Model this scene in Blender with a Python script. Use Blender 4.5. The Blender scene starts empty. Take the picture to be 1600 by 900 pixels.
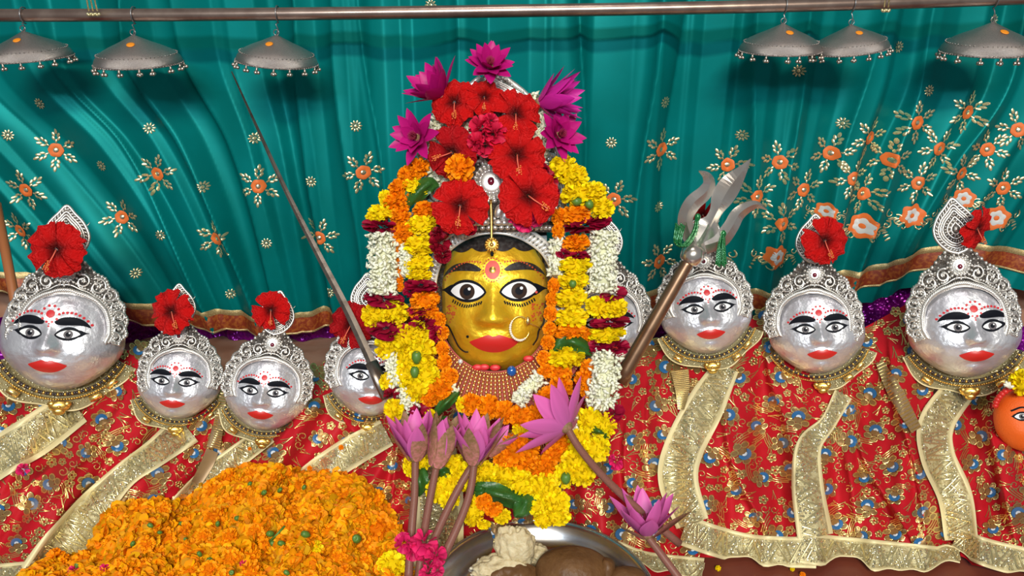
import bpy, math, random
from mathutils import Vector, Matrix
import numpy as np
random.seed(7)
SC = bpy.context.scene
COL = SC.collection
PI = math.pi
# ---------------------------------------------------------------- camera, world, lamps, exposure
PITCH = math.radians(20); FPX = 1200.0
CAM = Vector((0, 0, 0.70))
RX = Vector((1, 0, 0)); UX = Vector((0, math.sin(PITCH), math.cos(PITCH))); WX = Vector((0, math.cos(PITCH), -math.sin(PITCH)))
cd = bpy.data.cameras.new('camera'); cam = bpy.data.objects.new('camera', cd); COL.objects.link(cam)
cd.sensor_width = 36; cd.lens = FPX / 1600 * 36; cd.clip_start = 0.01
cam.location = CAM; cam.rotation_euler = (PI / 2 - PITCH, 0, 0)
SC.camera = cam
wd = bpy.data.worlds.new('hall_light'); SC.world = wd; wd.use_nodes = True
wd.node_tree.nodes['Background'].inputs[0].default_value = (0.93, 0.95, 1.0, 1)
wd.node_tree.nodes['Background'].inputs[1].default_value = 0.18
def area(name, loc, tgt, sx, sy, power, color):
    l = bpy.data.lights.new(name, 'AREA'); l.shape = 'RECTANGLE'; l.size = sx; l.size_y = sy; l.energy = power; l.color = color
    o = bpy.data.objects.new(name, l); COL.objects.link(o); o.location = loc
    o.rotation_euler = (Vector(tgt) - Vector(loc)).to_track_quat('-Z', 'Y').to_euler()
    return o
area('tube_lamp_warm', (0.25, -1.9, 2.15), (0, 1.2, .3), 1.2, .14, 82, (1.0, .90, .72))
area('tube_lamp_cool', (-0.15, -1.7, 1.62), (0, 1.2, .3), 1.2, .14, 48, (.78, .92, 1.0))
area('ceiling_lamp', (0.0, 0.35, 2.5), (0, 1.0, .2), .7, .5, 7, (1.0, .97, .92))
SC.view_settings.view_transform = 'Standard'; SC.view_settings.look = 'None'
SC.view_settings.exposure = 0.0; SC.view_settings.gamma = 1.0
SC.view_settings.use_curve_mapping = False

# ---------------------------------------------------------------- helpers
def P(px, py, d):
    return CAM + RX * ((px - 800) / FPX * d) + UX * ((450 - py) / FPX * d) + WX * d
def PY(px, py, Y):                       # the point of a pixel's ray at world y = Y
    v = (450 - py) / FPX
    return P(px, py, Y / (WX.y + v * UX.y))
def CD(x, y, z):                         # direction right / up / towards the viewer
    return (RX * x + UX * y - WX * z)
def sstep(a, b, x):
    t = min(1, max(0, (x - a) / (b - a))); return t * t * (3 - 2 * t)
def lerp(a, b, t): return a + (b - a) * t
def poly_at(pts, t):                     # smooth (Catmull-Rom) point of a polyline, t in 0..1
    n = len(pts) - 1; f = min(max(t, 0), 1) * n; i = min(int(f), n - 1); u = f - i
    p1 = pts[i]; p2 = pts[i + 1]; p0 = pts[i - 1] if i > 0 else [2 * a - b for a, b in zip(p1, p2)]
    p3 = pts[i + 2] if i + 2 <= n else [2 * b - a for a, b in zip(p1, p2)]
    return tuple(.5 * ((2 * b) + (-a + c) * u + (2 * a - 5 * b + 4 * c - d) * u * u + (-a + 3 * b - 3 * c + d) * u ** 3)
                 for a, b, c, d in zip(p0, p1, p2, p3))
def lin_at(pts, x):                      # piecewise linear y(x)
    if x <= pts[0][0]: return pts[0][1]
    for (a, b), (c, d) in zip(pts, pts[1:]):
        if x <= c: return lerp(b, d, (x - a) / (c - a))
    return pts[-1][1]
def frame(axis, up=None, roll=0):        # 3x3 with Z along axis
    z = Vector(axis).normalized(); up = Vector(up) if up is not None else UX
    x = up.cross(z)
    if x.length < 1e-4: x = RX.copy()
    x.normalize(); y = z.cross(x)
    return Matrix((x, y, z)).transposed() @ Matrix.Rotation(roll, 3, 'Z')
def M4(pos, rot, s=1):
    if not hasattr(s, '__len__'): s = (s, s, s)
    return Matrix.Translation(pos) @ rot.to_4x4() @ Matrix.Diagonal((s[0], s[1], s[2], 1))

class MB:
    def __init__(self): self.v = []; self.f = []; self.m = []; self.c = []
    def add(self, vs, fs, mat=0, col=(1, 1, 1)):
        o = len(self.v); self.v += [tuple(p) for p in vs]
        if col and isinstance(col[0], (tuple, list)): self.c += list(col)
        else: self.c += [col] * len(vs)
        for f in fs: self.f.append(tuple(i + o for i in f)); self.m.append(mat)
    def grid(self, fn, nu, nv, mat=0, colfn=None, flip=False):
        vs = []; cs = []
        for j in range(nv + 1):
            for i in range(nu + 1):
                vs.append(fn(i / nu, j / nv)); cs.append(colfn(i / nu, j / nv) if colfn else (1, 1, 1))
        fs = []
        for j in range(nv):
            for i in range(nu):
                a = j * (nu + 1) + i; q = (a, a + 1, a + nu + 2, a + nu + 1)
                fs.append(q[::-1] if flip else q)
        self.add(vs, fs, mat, cs)
    def tube(self, pts, r, seg=8, mat=0, cap=True, col=(1, 1, 1), flat=None):
        pts = [Vector(p) for p in pts]; n = len(pts); vs = []; fs = []; ref = None
        for i, p in enumerate(pts):
            t = (pts[min(i + 1, n - 1)] - pts[max(i - 1, 0)])
            t = t.normalized() if t.length > 1e-9 else Vector((0, 0, 1))
            if ref is None: ref = Vector((0, 0, 1)) if abs(t.z) < .9 else Vector((0, 1, 0))
            if flat is not None: ref = Vector(flat)
            x = ref.cross(t)
            if x.length < 1e-6: x = Vector((1, 0, 0))
            x.normalize(); y = t.cross(x); ref = y.copy()
            rr = r(i / max(1, n - 1)) if callable(r) else r
            ra, rb = rr if isinstance(rr, tuple) else (rr, rr)
            for k in range(seg):
                a = 2 * PI * k / seg; vs.append(p + x * (ra * math.cos(a)) + y * (rb * math.sin(a)))
        for i in range(n - 1):
            for k in range(seg):
                k2 = (k + 1) % seg; fs.append((i * seg + k, i * seg + k2, (i + 1) * seg + k2, (i + 1) * seg + k))
        if cap: fs.append(tuple(range(seg))[::-1]); fs.append(tuple((n - 1) * seg + k for k in range(seg)))
        self.add(vs, fs, mat, col)
    def ball(self, c, r, nu=8, nv=5, mat=0, rot=None, col=(1, 1, 1)):
        r = r if hasattr(r, '__len__') else (r, r, r); c = Vector(c); vs = []; fs = []
        for j in range(1, nv):
            th = PI * j / nv
            for i in range(nu):
                a = 2 * PI * i / nu; p = Vector((r[0] * math.sin(th) * math.cos(a), r[1] * math.sin(th) * math.sin(a), r[2] * math.cos(th)))
                vs.append(c + (rot @ p if rot else p))
        top = len(vs); p = Vector((0, 0, r[2])); vs.append(c + (rot @ p if rot else p)); vs.append(c - (rot @ p if rot else p))
        for j in range(nv - 2):
            for i in range(nu):
                i2 = (i + 1) % nu; fs.append((j * nu + i, (j + 1) * nu + i, (j + 1) * nu + i2, j * nu + i2))
        for i in range(nu):
            i2 = (i + 1) % nu; fs.append((top, i, i2)); fs.append((top + 1, (nv - 2) * nu + i2, (nv - 2) * nu + i))
        self.add(vs, fs, mat, col)
    def revolve(self, prof, seg=40, mat=0, wob=None):
        vs = []; fs = []; n = len(prof)
        for (r, z) in prof:
            for k in range(seg):
                a = 2 * PI * k / seg; rr = r * (wob(a, r, z) if wob else 1); vs.append((rr * math.cos(a), rr * math.sin(a), z))
        for i in range(n - 1):
            for k in range(seg):
                k2 = (k + 1) % seg; fs.append((i * seg + k, i * seg + k2, (i + 1) * seg + k2, (i + 1) * seg + k))
        self.add(vs, fs, mat)
    def mesh(self, name, mats, smooth=True):
        me = bpy.data.meshes.new(name); me.from_pydata(self.v, [], self.f)
        me.polygons.foreach_set('material_index', self.m)
        me.polygons.foreach_set('use_smooth', [smooth] * len(self.f))
        ca = me.color_attributes.new('Col', 'FLOAT_COLOR', 'POINT')
        a = np.ones((len(self.v), 4), dtype=np.float32); a[:, :3] = np.array(self.c, dtype=np.float32)
        ca.data.foreach_set('color', a.ravel())
        for m in (mats if isinstance(mats, (list, tuple)) else [mats]): me.materials.append(m)
        me.update(); return me
    def build(self, name, mats, parent=None, off=None, smooth=True, kind=None):
        if off is not None: self.v = [(a - off[0], b - off[1], c - off[2]) for a, b, c in self.v]
        return link(name, self.mesh(name, mats, smooth), parent, kind=kind)

def link(name, me, parent=None, mat4=None, kind=None):
    o = bpy.data.objects.new(name, me); COL.objects.link(o)
    if parent is not None: o.parent = parent
    if mat4 is not None: o.matrix_basis = mat4
    if kind: o['kind'] = kind
    return o
def tag(o, label, cat, group=None, kind=None):
    o['label'] = label; o['category'] = cat
    if group: o['group'] = group
    if kind: o['kind'] = kind
    return o
def thing(name, label, cat, loc=(0, 0, 0), mat4=None, group=None):
    o = bpy.data.objects.new(name, None); COL.objects.link(o); o.empty_display_size = .01
    if mat4 is not None: o.matrix_basis = mat4
    else: o.location = loc
    return tag(o, label, cat, group)
def struct(o): o['kind'] = 'structure'; return o

# ---------------------------------------------------------------- materials (all procedural)
def mat(name, col, rough=.5, metal=0.0, noise=None, bump=None, vcol=False, sheen=0, sub=0, spec=None, coat=0, emis=None, trans=0):
    m = bpy.data.materials.new(name); m.use_nodes = True; nt = m.node_tree; b = nt.nodes['Principled BSDF']
    b.inputs['Base Color'].default_value = (*col, 1); b.inputs['Roughness'].default_value = rough; b.inputs['Metallic'].default_value = metal
    if spec is not None: b.inputs['Specular IOR Level'].default_value = spec
    if sheen: b.inputs['Sheen Weight'].default_value = sheen
    if coat: b.inputs['Coat Weight'].default_value = coat; b.inputs['Coat Roughness'].default_value = .15
    if sub:
        b.inputs['Subsurface Weight'].default_value = sub; b.inputs['Subsurface Radius'].default_value = (.006, .003, .002); b.inputs['Subsurface Scale'].default_value = 1
    src = None
    tc = nt.nodes.new('ShaderNodeTexCoord')
    if noise:                                   # (scale, second colour, low, high, detail)
        n = nt.nodes.new('ShaderNodeTexNoise'); n.inputs['Scale'].default_value = noise[0]; n.inputs['Detail'].default_value = noise[4] if len(noise) > 4 else 4
        nt.links.new(tc.outputs['Object'], n.inputs['Vector'])
        r = nt.nodes.new('ShaderNodeValToRGB'); r.color_ramp.elements[0].position = noise[2]; r.color_ramp.elements[1].position = noise[3]
        r.color_ramp.elements[0].color = (*col, 1); r.color_ramp.elements[1].color = (*noise[1], 1)
        nt.links.new(n.outputs['Fac'], r.inputs['Fac']); src = r.outputs['Color']
    if vcol:
        a = nt.nodes.new('ShaderNodeVertexColor'); a.layer_name = 'Col'
        mx = nt.nodes.new('ShaderNodeMix'); mx.data_type = 'RGBA'; mx.blend_type = 'MULTIPLY'; mx.inputs['Factor'].default_value = 1
        if src: nt.links.new(src, mx.inputs['A'])
        else: mx.inputs['A'].default_value = (*col, 1)
        nt.links.new(a.outputs['Color'], mx.inputs['B']); src = mx.outputs['Result']
    if src: nt.links.new(src, b.inputs['Base Color'])
    if bump:                                    # (scale, strength, distance, kind)
        if len(bump) > 3 and bump[3] == 'voronoi':
            n = nt.nodes.new('ShaderNodeTexVoronoi'); out = 'Distance'
        else:
            n = nt.nodes.new('ShaderNodeTexNoise'); n.inputs['Detail'].default_value = 5; out = 'Fac'
        n.inputs['Scale'].default_value = bump[0]; nt.links.new(tc.outputs['Object'], n.inputs['Vector'])
        bp = nt.nodes.new('ShaderNodeBump'); bp.inputs['Strength'].default_value = bump[1]; bp.inputs['Distance'].default_value = bump[2]
        nt.links.new(n.outputs[out], bp.inputs['Height']); nt.links.new(bp.outputs['Normal'], b.inputs['Normal'])
    if trans:                                   # thin petals and leaves let light through
        t = nt.nodes.new('ShaderNodeBsdfTranslucent'); ms = nt.nodes.new('ShaderNodeMixShader'); ms.inputs[0].default_value = trans
        if src: nt.links.new(src, t.inputs['Color'])
        else: t.inputs['Color'].default_value = (*col, 1)
        nt.links.new(b.outputs[0], ms.inputs[1]); nt.links.new(t.outputs[0], ms.inputs[2])
        nt.links.new(ms.outputs[0], nt.nodes['Material Output'].inputs['Surface'])
    return m
M = {}
M['teal'] = mat('teal_satin', (.0, .165, .158), .46, .34, spec=.1, noise=(9, (.0, .200, .200), .35, .7), bump=(900, .12, .0004))
M['emb_gold'] = mat('embroidery_gold', (.62, .50, .22), .34, .75, noise=(600, (.85, .78, .50), .4, .6))
M['emb_orange'] = mat('embroidery_orange', (.80, .17, .03), .6, bump=(900, .4, .0005))
M['emb_white'] = mat('embroidery_white', (.66, .66, .66), .55)
M['border_gold'] = mat('border_gold', (.42, .29, .12), .45, .5, noise=(500, (.62, .48, .24), .4, .6), bump=(700, .6, .0006))
M['border_red'] = mat('border_brown_red', (.26, .035, .012), .5, .1, noise=(160, (.42, .11, .02), .45, .62), bump=(500, .4, .0005))
M['purple'] = mat('purple_sequin_satin', (.17, .0, .20), .25, .5, noise=(60, (.34, .0, .36), .4, .65), bump=(130, .8, .004, 'voronoi'))
M['plaster'] = mat('tan_plaster', (.42, .20, .12), .7, noise=(14, (.52, .33, .24), .4, .7), bump=(60, .3, .002))
M['platform'] = mat('brown_red_paint', (.16, .035, .02), .4, noise=(20, (.20, .05, .025), .4, .7))
M['pole'] = mat('bronze_pole', (.34, .24, .20), .28, .9, noise=(40, (.48, .36, .30), .35, .7))
M['old_silver'] = mat('aged_silver', (.34, .29, .27), .34, .92, noise=(70, (.56, .50, .48), .35, .7), bump=(260, .5, .0012))
M['bell'] = mat('bell_silver', (.62, .55, .48), .3, .95)
M['wire'] = mat('steel_wire', (.30, .29, .30), .35, .9)
M['silver'] = mat('silver_face', (.82, .82, .87), .36, .70, noise=(5, (.66, .63, .70), .40, .72, 6), bump=(5, .22, .03))
M['silver_relief'] = mat('silver_relief', (.80, .77, .73), .34, .82, noise=(9, (.70, .66, .63), .45, .75))
M['silver_plate'] = mat('silver_tarnished', (.50, .46, .43), .45, .9, noise=(24, (.24, .21, .19), .45, .65), bump=(34, 1.0, .02, 'voronoi'))
M['gold_face'] = mat('gold_face', (.95, .60, .025), .36, .62, noise=(4.5, (.90, .44, .02), .45, .75), bump=(7, .2, .02), coat=.15)
M['gold'] = mat('gold', (.80, .50, .12), .3, .95)
M['gold_bright'] = mat('gold_bright', (.95, .68, .22), .25, .95)
M['choker_gold'] = mat('choker_gold', (.86, .50, .20), .3, .9)
M['choker_red'] = mat('choker_backing', (.35, .03, .02), .6)
M['black'] = mat('black_paint', (.006, .007, .012), .6, spec=.12)
M['hair'] = mat('hair_paint', (.018, .012, .012), .35, noise=(30, (.05, .045, .045), .45, .7))
M['white'] = mat('white_paint', (.82, .82, .84), .3)
M['iris'] = mat('grey_iris_paint', (.14, .125, .135), .6, spec=.15)
M['iris_dark'] = mat('dark_iris_paint', (.035, .018, .012), .18, coat=.4)
M['lip'] = mat('red_lip_paint', (.60, .022, .018), .38)
M['dot_red'] = mat('red_dot_paint', (.62, .02, .03), .45)
M['dot_faint'] = mat('faint_red_dots', (.50, .07, .02), .5)
M['pink_blush'] = mat('pink_paint', (.72, .10, .08), .5)
M['ruby'] = mat('ruby', (.16, .01, .03), .12, coat=.6)
M['pearl'] = mat('pearl', (.82, .74, .62), .25, coat=.3)
M['hibiscus'] = mat('hibiscus_red', (.62, .006, .006), .5, vcol=True, bump=(9, .5, .03), trans=.10, spec=.18)
M['hib_dark'] = mat('hibiscus_deep_red', (.45, .004, .008), .5, vcol=True, bump=(9, .5, .03), trans=.10, spec=.18)
M['stamen'] = mat('stamen', (.85, .16, .10), .5)
M['anther'] = mat('anther', (.80, .20, .04), .6)
M['oleander'] = mat('crimson_petal', (.74, .015, .07), .5, vcol=True, trans=.12, spec=.2)
M['wine'] = mat('wine_petal', (.30, .004, .02), .5, vcol=True, trans=.1, spec=.2)
M['pink_petal'] = mat('rose_pink_petal', (.76, .02, .14), .5, vcol=True, trans=.12, spec=.2)
M['lily_mag'] = mat('magenta_petal', (.60, .008, .22), .45, vcol=True, trans=.15, spec=.25)
M['lily_violet'] = mat('violet_petal', (.66, .020, .36), .45, vcol=True, trans=.15, spec=.25)
M['lily_pink'] = mat('mauve_pink_petal', (.80, .15, .50), .45, vcol=True, trans=.15, spec=.25)
M['sepal'] = mat('olive_sepal', (.20, .125, .055), .5, vcol=True, spec=.2, noise=(14, (.34, .16, .12), .4, .65))
M['stem'] = mat('brown_pink_stem', (.20, .072, .060), .45, spec=.25, noise=(60, (.24, .11, .07), .4, .7))
M['lily_core'] = mat('lily_core', (.25, .01, .04), .6)
M['mari_y'] = mat('marigold_yellow', (.95, .72, .004), .6, vcol=True, trans=.15, spec=.15)
M['mari_o'] = mat('marigold_orange', (.98, .30, .002), .6, vcol=True, trans=.15, spec=.15)
M['mari_heap'] = mat('marigold_loose', (1.0, .36, .003), .6, vcol=True, trans=.15, spec=.15)
M['mari_core'] = mat('marigold_core_orange', (.62, .15, .002), .8, spec=.05)
M['mari_core_y'] = mat('marigold_core_yellow', (.70, .48, .004), .8, spec=.05)
M['jasmine'] = mat('white_tuberose', (.97, .96, .82), .5, vcol=True, trans=.2, spec=.25)
M['rose'] = mat('maroon_rose', (.34, .004, .035), .5, vcol=True, trans=.1, spec=.2)
M['leaf'] = mat('betel_leaf', (.022, .095, .014), .38, noise=(40, (.04, .15, .025), .4, .7), trans=.06, bump=(55, .6, .006))
M['green'] = mat('green_calyx', (.07, .17, .02), .45, noise=(200, (.12, .24, .04), .4, .7))
M['thread'] = mat('garland_thread', (.6, .45, .2), .8)
M['robe'] = mat('red_robe_cloth', (.44, .006, .014), .6, spec=.2, noise=(40, (.50, .009, .018), .4, .7), bump=(1400, .2, .0004))
M['robe_gold'] = mat('gilt_cloth', (.66, .58, .33), .45, .30, noise=(130, (.44, .35, .17), .42, .60), bump=(420, 1.0, .0016))
M['robe_edge'] = mat('cream_piping', (.80, .68, .38), .5, .1)
M['robe_zari'] = mat('pale_zari', (.74, .64, .34), .32, .8)
M['silver_bright'] = mat('polished_silver', (.90, .88, .85), .34, .50)
M['sequin'] = mat('sequin_silver_gold', (.92, .86, .60), .26, .9)
M['thread_gold'] = mat('zari_gold', (.88, .66, .26), .28, .92)
M['thread_bronze'] = mat('zari_bronze', (.46, .27, .11), .38, .75)
M['emb_blue'] = mat('blue_satin_stitch', (.012, .115, .30), .38, sheen=.2)
M['emb_pale'] = mat('pale_satin_stitch', (.62, .66, .72), .4)
M['ribbon'] = mat('tan_ribbon', (.36, .24, .13), .5, .3)
M['steel'] = mat('steel_plate', (.62, .62, .65), .22, .97, noise=(20, (.52, .52, .56), .4, .7))
M['blade'] = mat('old_iron_blade', (.30, .25, .21), .36, .9, noise=(55, (.18, .14, .115), .45, .7))
M['trident'] = mat('worn_steel', (.80, .75, .69), .22, .92, noise=(14, (.62, .50, .40), .5, .75))
M['shaft'] = mat('brass_brown_shaft', (.34, .20, .12), .34, .85, noise=(40, (.24, .13, .08), .4, .7))
M['green_glass'] = mat('green_glass_beads', (.005, .15, .035), .15, .3, coat=.5)
M['halwa'] = mat('semolina_halwa', (.52, .41, .23), .6, noise=(150, (.62, .52, .33), .4, .65), bump=(300, .8, .002), sub=.15)
M['brown_sweet'] = mat('brown_sweet', (.105, .046, .015), .48, spec=.3, noise=(60, (.15, .07, .024), .4, .7), bump=(90, .8, .003))
M['crumb'] = mat('cream_crumb', (.70, .62, .46), .6)
M['orange_idol'] = mat('orange_sindoor', (.85, .13, .01), .5, bump=(60, .3, .004))
M['wood_staff'] = mat('orange_wood_staff', (.36, .12, .04), .45)
M['bead_dark'] = mat('dark_bead', (.03, .02, .02), .2, coat=.4)
M['bead_blue'] = mat('blue_stone', (.01, .09, .35), .12, coat=.6)
M['crystal'] = mat('crystal_bead', (.85, .85, .88), .1, .4)
# ---------------------------------------------------------------- the setting: platform, ledge, backing cloth
CY = 1.36
def box(name, lo, hi, m, parent=None):
    mb = MB(); x0, y0, z0 = lo; x1, y1, z1 = hi
    mb.add([(x0, y0, z0), (x1, y0, z0), (x1, y1, z0), (x0, y1, z0), (x0, y0, z1), (x1, y0, z1), (x1, y1, z1), (x0, y1, z1)],
           [(0, 3, 2, 1), (4, 5, 6, 7), (0, 1, 5, 4), (1, 2, 6, 5), (2, 3, 7, 6), (3, 0, 4, 7)])
    return mb.build(name, m, parent, smooth=False)
struct(box('floor', (-1.6, .45, -.06), (1.6, 1.62, 0), M['platform']))
struct(box('trim_1', (-1.6, 1.215, 0), (1.6, 1.60, .070), M['plaster']))
struct(box('wall_back', (-1.6, 1.46, .070), (1.6, 1.54, 1.1), M['plaster']))
def purple_fn(u, v):
    x = lerp(-1.3, 1.3, u)
    side = sstep(.76, .86, abs(x)); low = sstep(.64, .73, abs(x))
    z = lerp(lerp(.072, .02, side), lerp(.42, .195 if x > 0 else .215, low), v)
    y = 1.425 - .24 * side + .010 * math.sin(x * 55 + 3 * math.sin(z * 20)) + .006 * math.sin(x * 130 + z * 40)
    return (x, y, z)
mb = MB(); mb.grid(purple_fn, 260, 30)
tag(mb.build('purple_cloth', M['purple']), 'shiny purple sequined cloth hanging behind the hem of the teal curtain', 'cloth')

# ---------------------------------------------------------------- teal curtain
def ridge(ph):                     # asymmetric pleat profile
    f = ph - math.floor(ph); return (f / .72 if f < .72 else (1 - f) / .28)
CREASE = [(-.78, .012, .05), (-.63, .016, .06), (-.545, .010, .04), (-.365, .018, .06), (-.285, .010, .03), (-.235, .014, .05), (-.10, .012, .07), (.115, .016, .05), (.225, .018, .07), (.275, -.012, .05), (.405, .016, .05), (.475, .018, .07), (.60, .012, .05), (.70, .016, .06), (.83, .014, .05)]
def curtain_y(x, z):
    h = .70 - z
    shear = 0.62 * sstep(-.25, -.72, x) * sstep(.0, .22, h) - .34 * sstep(.42, .78, x) * sstep(.05, .25, h)
    s = x - shear * (h - .08)
    warp = .02 * math.sin(s * 9) + .013 * math.sin(s * 23 + 1)
    a = .026 * ridge((s + warp) * 5.6 + .25) + .011 * ridge((s - warp) * 11.3 + .6)
    a += .0045 * math.sin(s * 61 + h * 6) * sstep(.1, .4, h)
    for (x0, dp, wd) in CREASE:
        q = s - x0 + .012 * math.sin(h * 9 + x0 * 20); a += 1.7 * dp * (math.exp(-q / wd) if q > 0 else math.exp(q / .011))
    a += .012 * math.sin(x * 5 + 1) + .006 * math.sin(h * 11 + x * 6)
    return CY - a
HEM = [(-60, 440), (0, 445), (60, 452), (150, 478), (200, 492), (300, 505), (400, 515), (500, 512), (560, 506), (640, 500), (760, 490), (900, 480), (1000, 470),
       (1100, 466), (1180, 470), (1240, 465), (1350, 440), (1430, 418), (1480, 405), (1540, 412), (1600, 425), (1700, 440)]
HEMW = [(lambda p: (p.x, p.z))(PY(a, b, CY)) for a, b in HEM]
def hem_z(x): return lin_at(HEMW, x)
X0, X1, ZT = -1.15, 1.15, .86
def soft_hem(x): return (hem_z(x - .03) + hem_z(x) * 2 + hem_z(x + .03)) / 4
def cur_fn(u, v):
    x = lerp(X0, X1, u); zb = soft_hem(x) - lerp(.003, .034, sstep(.35, .6, x)); z = lerp(zb, ZT, v)
    return (x, curtain_y(x, z), z)
root = thing('curtain', 'teal satin curtain with gold and orange embroidered flowers behind the idols', 'curtain', (0, CY, .2))
mb = MB(); mb.grid(cur_fn, 760, 200); mb.build('drape', M['teal'], root, root.location)
def strip_on_curtain(z_lo, z_hi, m, name, lift, n=300):
    mb = MB()
    def fn(u, v):
        x = lerp(X0, X1, u); z = soft_hem(x) + lerp(z_lo, z_hi, v)
        return (x, curtain_y(x, z) - lift - .0015 * math.sin(PI * v), z)
    mb.grid(fn, n, 3); return mb.build(name, m, root, root.location)
strip_on_curtain(0, .031, M['border_red'], 'border_band', .0025)
strip_on_curtain(.030, .041, M['border_gold'], 'border_trim', .0035)
strip_on_curtain(-.002, .002, M['border_gold'], 'border_piping', .0038)

def on_curtain(px, py):
    p = PY(px, py, CY - .029); return p.x, p.z
def motif_pts(pts, cx, cz, s, rot, lift):
    c, sn = math.cos(rot), math.sin(rot); out = []
    for (a, b, h) in pts:
        x = cx + s * (a * c - b * sn); z = cz + s * (a * sn + b * c)
        out.append((x, curtain_y(x, z) - lift - h * s, z))
    return out
def disc2(mb, cx, cz, s, rot, c, ra, rb, ang, lift, mat=0, n=10, dome=.25):
    ca, sa = math.cos(ang), math.sin(ang)
    pts = [(c[0], c[1], dome * rb)]
    for k in range(n):
        t = 2 * PI * k / n; a = ra * math.cos(t); b = rb * math.sin(t); pts.append((c[0] + a * ca - b * sa, c[1] + a * sa + b * ca, 0))
    mb.add(motif_pts(pts, cx, cz, s, rot, lift), [(0, 1 + k, 1 + (k + 1) % n) for k in range(n)], mat)
def ring2(mb, cx, cz, s, rot, c, r0, r1, lift, mat=0, n=20, lob=0, lobn=6):
    pts = []
    for k in range(n):
        t = 2 * PI * k / n; w = 1 + lob * math.cos(lobn * t)
        pts.append((c[0] + r0 * math.cos(t), c[1] + r0 * math.sin(t), 0)); pts.append((c[0] + (r0 + r1) / 2 * w * math.cos(t), c[1] + (r0 + r1) / 2 * w * math.sin(t), .06))
        pts.append((c[0] + r1 * w * math.cos(t), c[1] + r1 * w * math.sin(t), 0))
    fs = []
    for k in range(n):
        k2 = (k + 1) % n
        fs += [(3 * k, 3 * k2, 3 * k2 + 1, 3 * k + 1), (3 * k + 1, 3 * k2 + 1, 3 * k2 + 2, 3 * k + 2)]
    mb.add(motif_pts(pts, cx, cz, s, rot, lift), fs, mat)
FLOWERS = [(76, 238), (237, 276), (38, 298), (178, 346), (334, 377), (405, 290), (500, 370), (22, 365), (570, 267), (1033, 233), (1140, 260), (958, 310), (1178, 303),
           (1216, 252), (1300, 240), (1255, 296), (1215, 343), (1030, 408), (1434, 192), (1519, 177), (1592, 203), (1470, 233), (1547, 235), (1393, 250), (1360, 216), (1328, 276),
           (1435, 286), (1505, 272), (1355, 306), (1570, 295)]
for i, (px, py) in enumerate(FLOWERS):
    cx, cz = on_curtain(px, py); s = .0335; rot = random.uniform(-.4, .4)
    mb = MB()
    for k in range(6):
        a = rot + PI / 6 + k * PI / 3
        for (r, off, ra, rb, tilt) in ((.98, 0, .15, .075, 0), (.80, .12, .13, .07, .45), (.80, -.12, .13, .07, -.45), (.60, .12, .12, .065, .5), (.60, -.12, .12, .065, -.5), (.46, 0, .1, .05, 0)):
            disc2(mb, cx, cz, s, 0, (r * math.cos(a) - off * math.sin(a), r * math.sin(a) + off * math.cos(a)), ra, rb, a + tilt, .0012, n=8, dome=.7)
    fl = mb.build('embroidered_flower', M['emb_gold'], root, root.location)
    c = MB(); ring2(c, cx, cz, s, rot, (0, 0), .13, .36, .0018, lob=.05, lobn=6); ro = c.build('flower_ring', M['emb_orange'], fl, root.location)
    c = MB(); disc2(c, cx, cz, s, rot, (0, 0), .13, .13, 0, .0022, n=8, dome=.7); c.build('flower_center', M['sequin'], fl, root.location)
DOTS = [(57, 163), (225, 203), (151, 262), (322, 289), (250, 368), (396, 217), (487, 283), (559, 195), (419, 378), (516, 455), (208, 430), (355, 465), (1037, 158), (954, 222),
        (1160, 212), (1030, 324), (1318, 193), (1244, 110), (1411, 74), (1454, 142), (1565, 32), (672, 8), (10, 212)]
for (px, py) in DOTS:
    cx, cz = on_curtain(px, py); mb = MB()
    for k in range(10):
        a = 2 * PI * k / 10; disc2(mb, cx, cz, .0095, 0, (.72 * math.cos(a), .72 * math.sin(a)), .34, .17, a, .0014, n=6, dome=.8)
    disc2(mb, cx, cz, .0095, 0, (0, 0), .32, .32, 0, .002, n=8, dome=.7)
    mb.build('sequin_rosette', M['emb_gold'], root, root.location)
def scroll(mb, cx, cz, s, side, up):
    for (x0, y0, r, turn, dirn) in ((.9, -.35, .42, 2.2, 1), (1.5, .15, .34, 1.8, -1), (.55, -.75, .3, 1.6, 1)):
        pts = []
        for k in range(26):
            t = k / 25; a = up + dirn * t * turn * PI; rr = r * (1 - .72 * t)
            pts.append((side * (x0 + rr * math.cos(a)), y0 + rr * math.sin(a), 0))
        vs = []
        for k, (a, b, _) in enumerate(pts):
            q = pts[min(k + 1, 25)]; p = pts[max(k - 1, 0)]; dx, dy = q[0] - p[0], q[1] - p[1]; L = math.hypot(dx, dy) or 1; w = .055 * (1 - .4 * k / 25)
            vs += [(a - dy / L * w, b + dx / L * w, 0), (a, b, .05), (a + dy / L * w, b - dx / L * w, 0)]
        fs = []
        for k in range(25): fs += [(3 * k, 3 * k + 3, 3 * k + 4, 3 * k + 1), (3 * k + 1, 3 * k + 4, 3 * k + 5, 3 * k + 2)]
        mb.add(motif_pts(vs, cx, cz, s, 0, .0014), fs)
    for k in range(9):
        t = k / 8; a = -.9 + t * 1.6
        disc2(mb, cx, cz, s, 0, (side * (.75 + 1.0 * t), -.62 + .55 * math.sin(t * PI) - .25 * t), .2, .07, side * (a), .0013, n=8, dome=.5)
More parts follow.
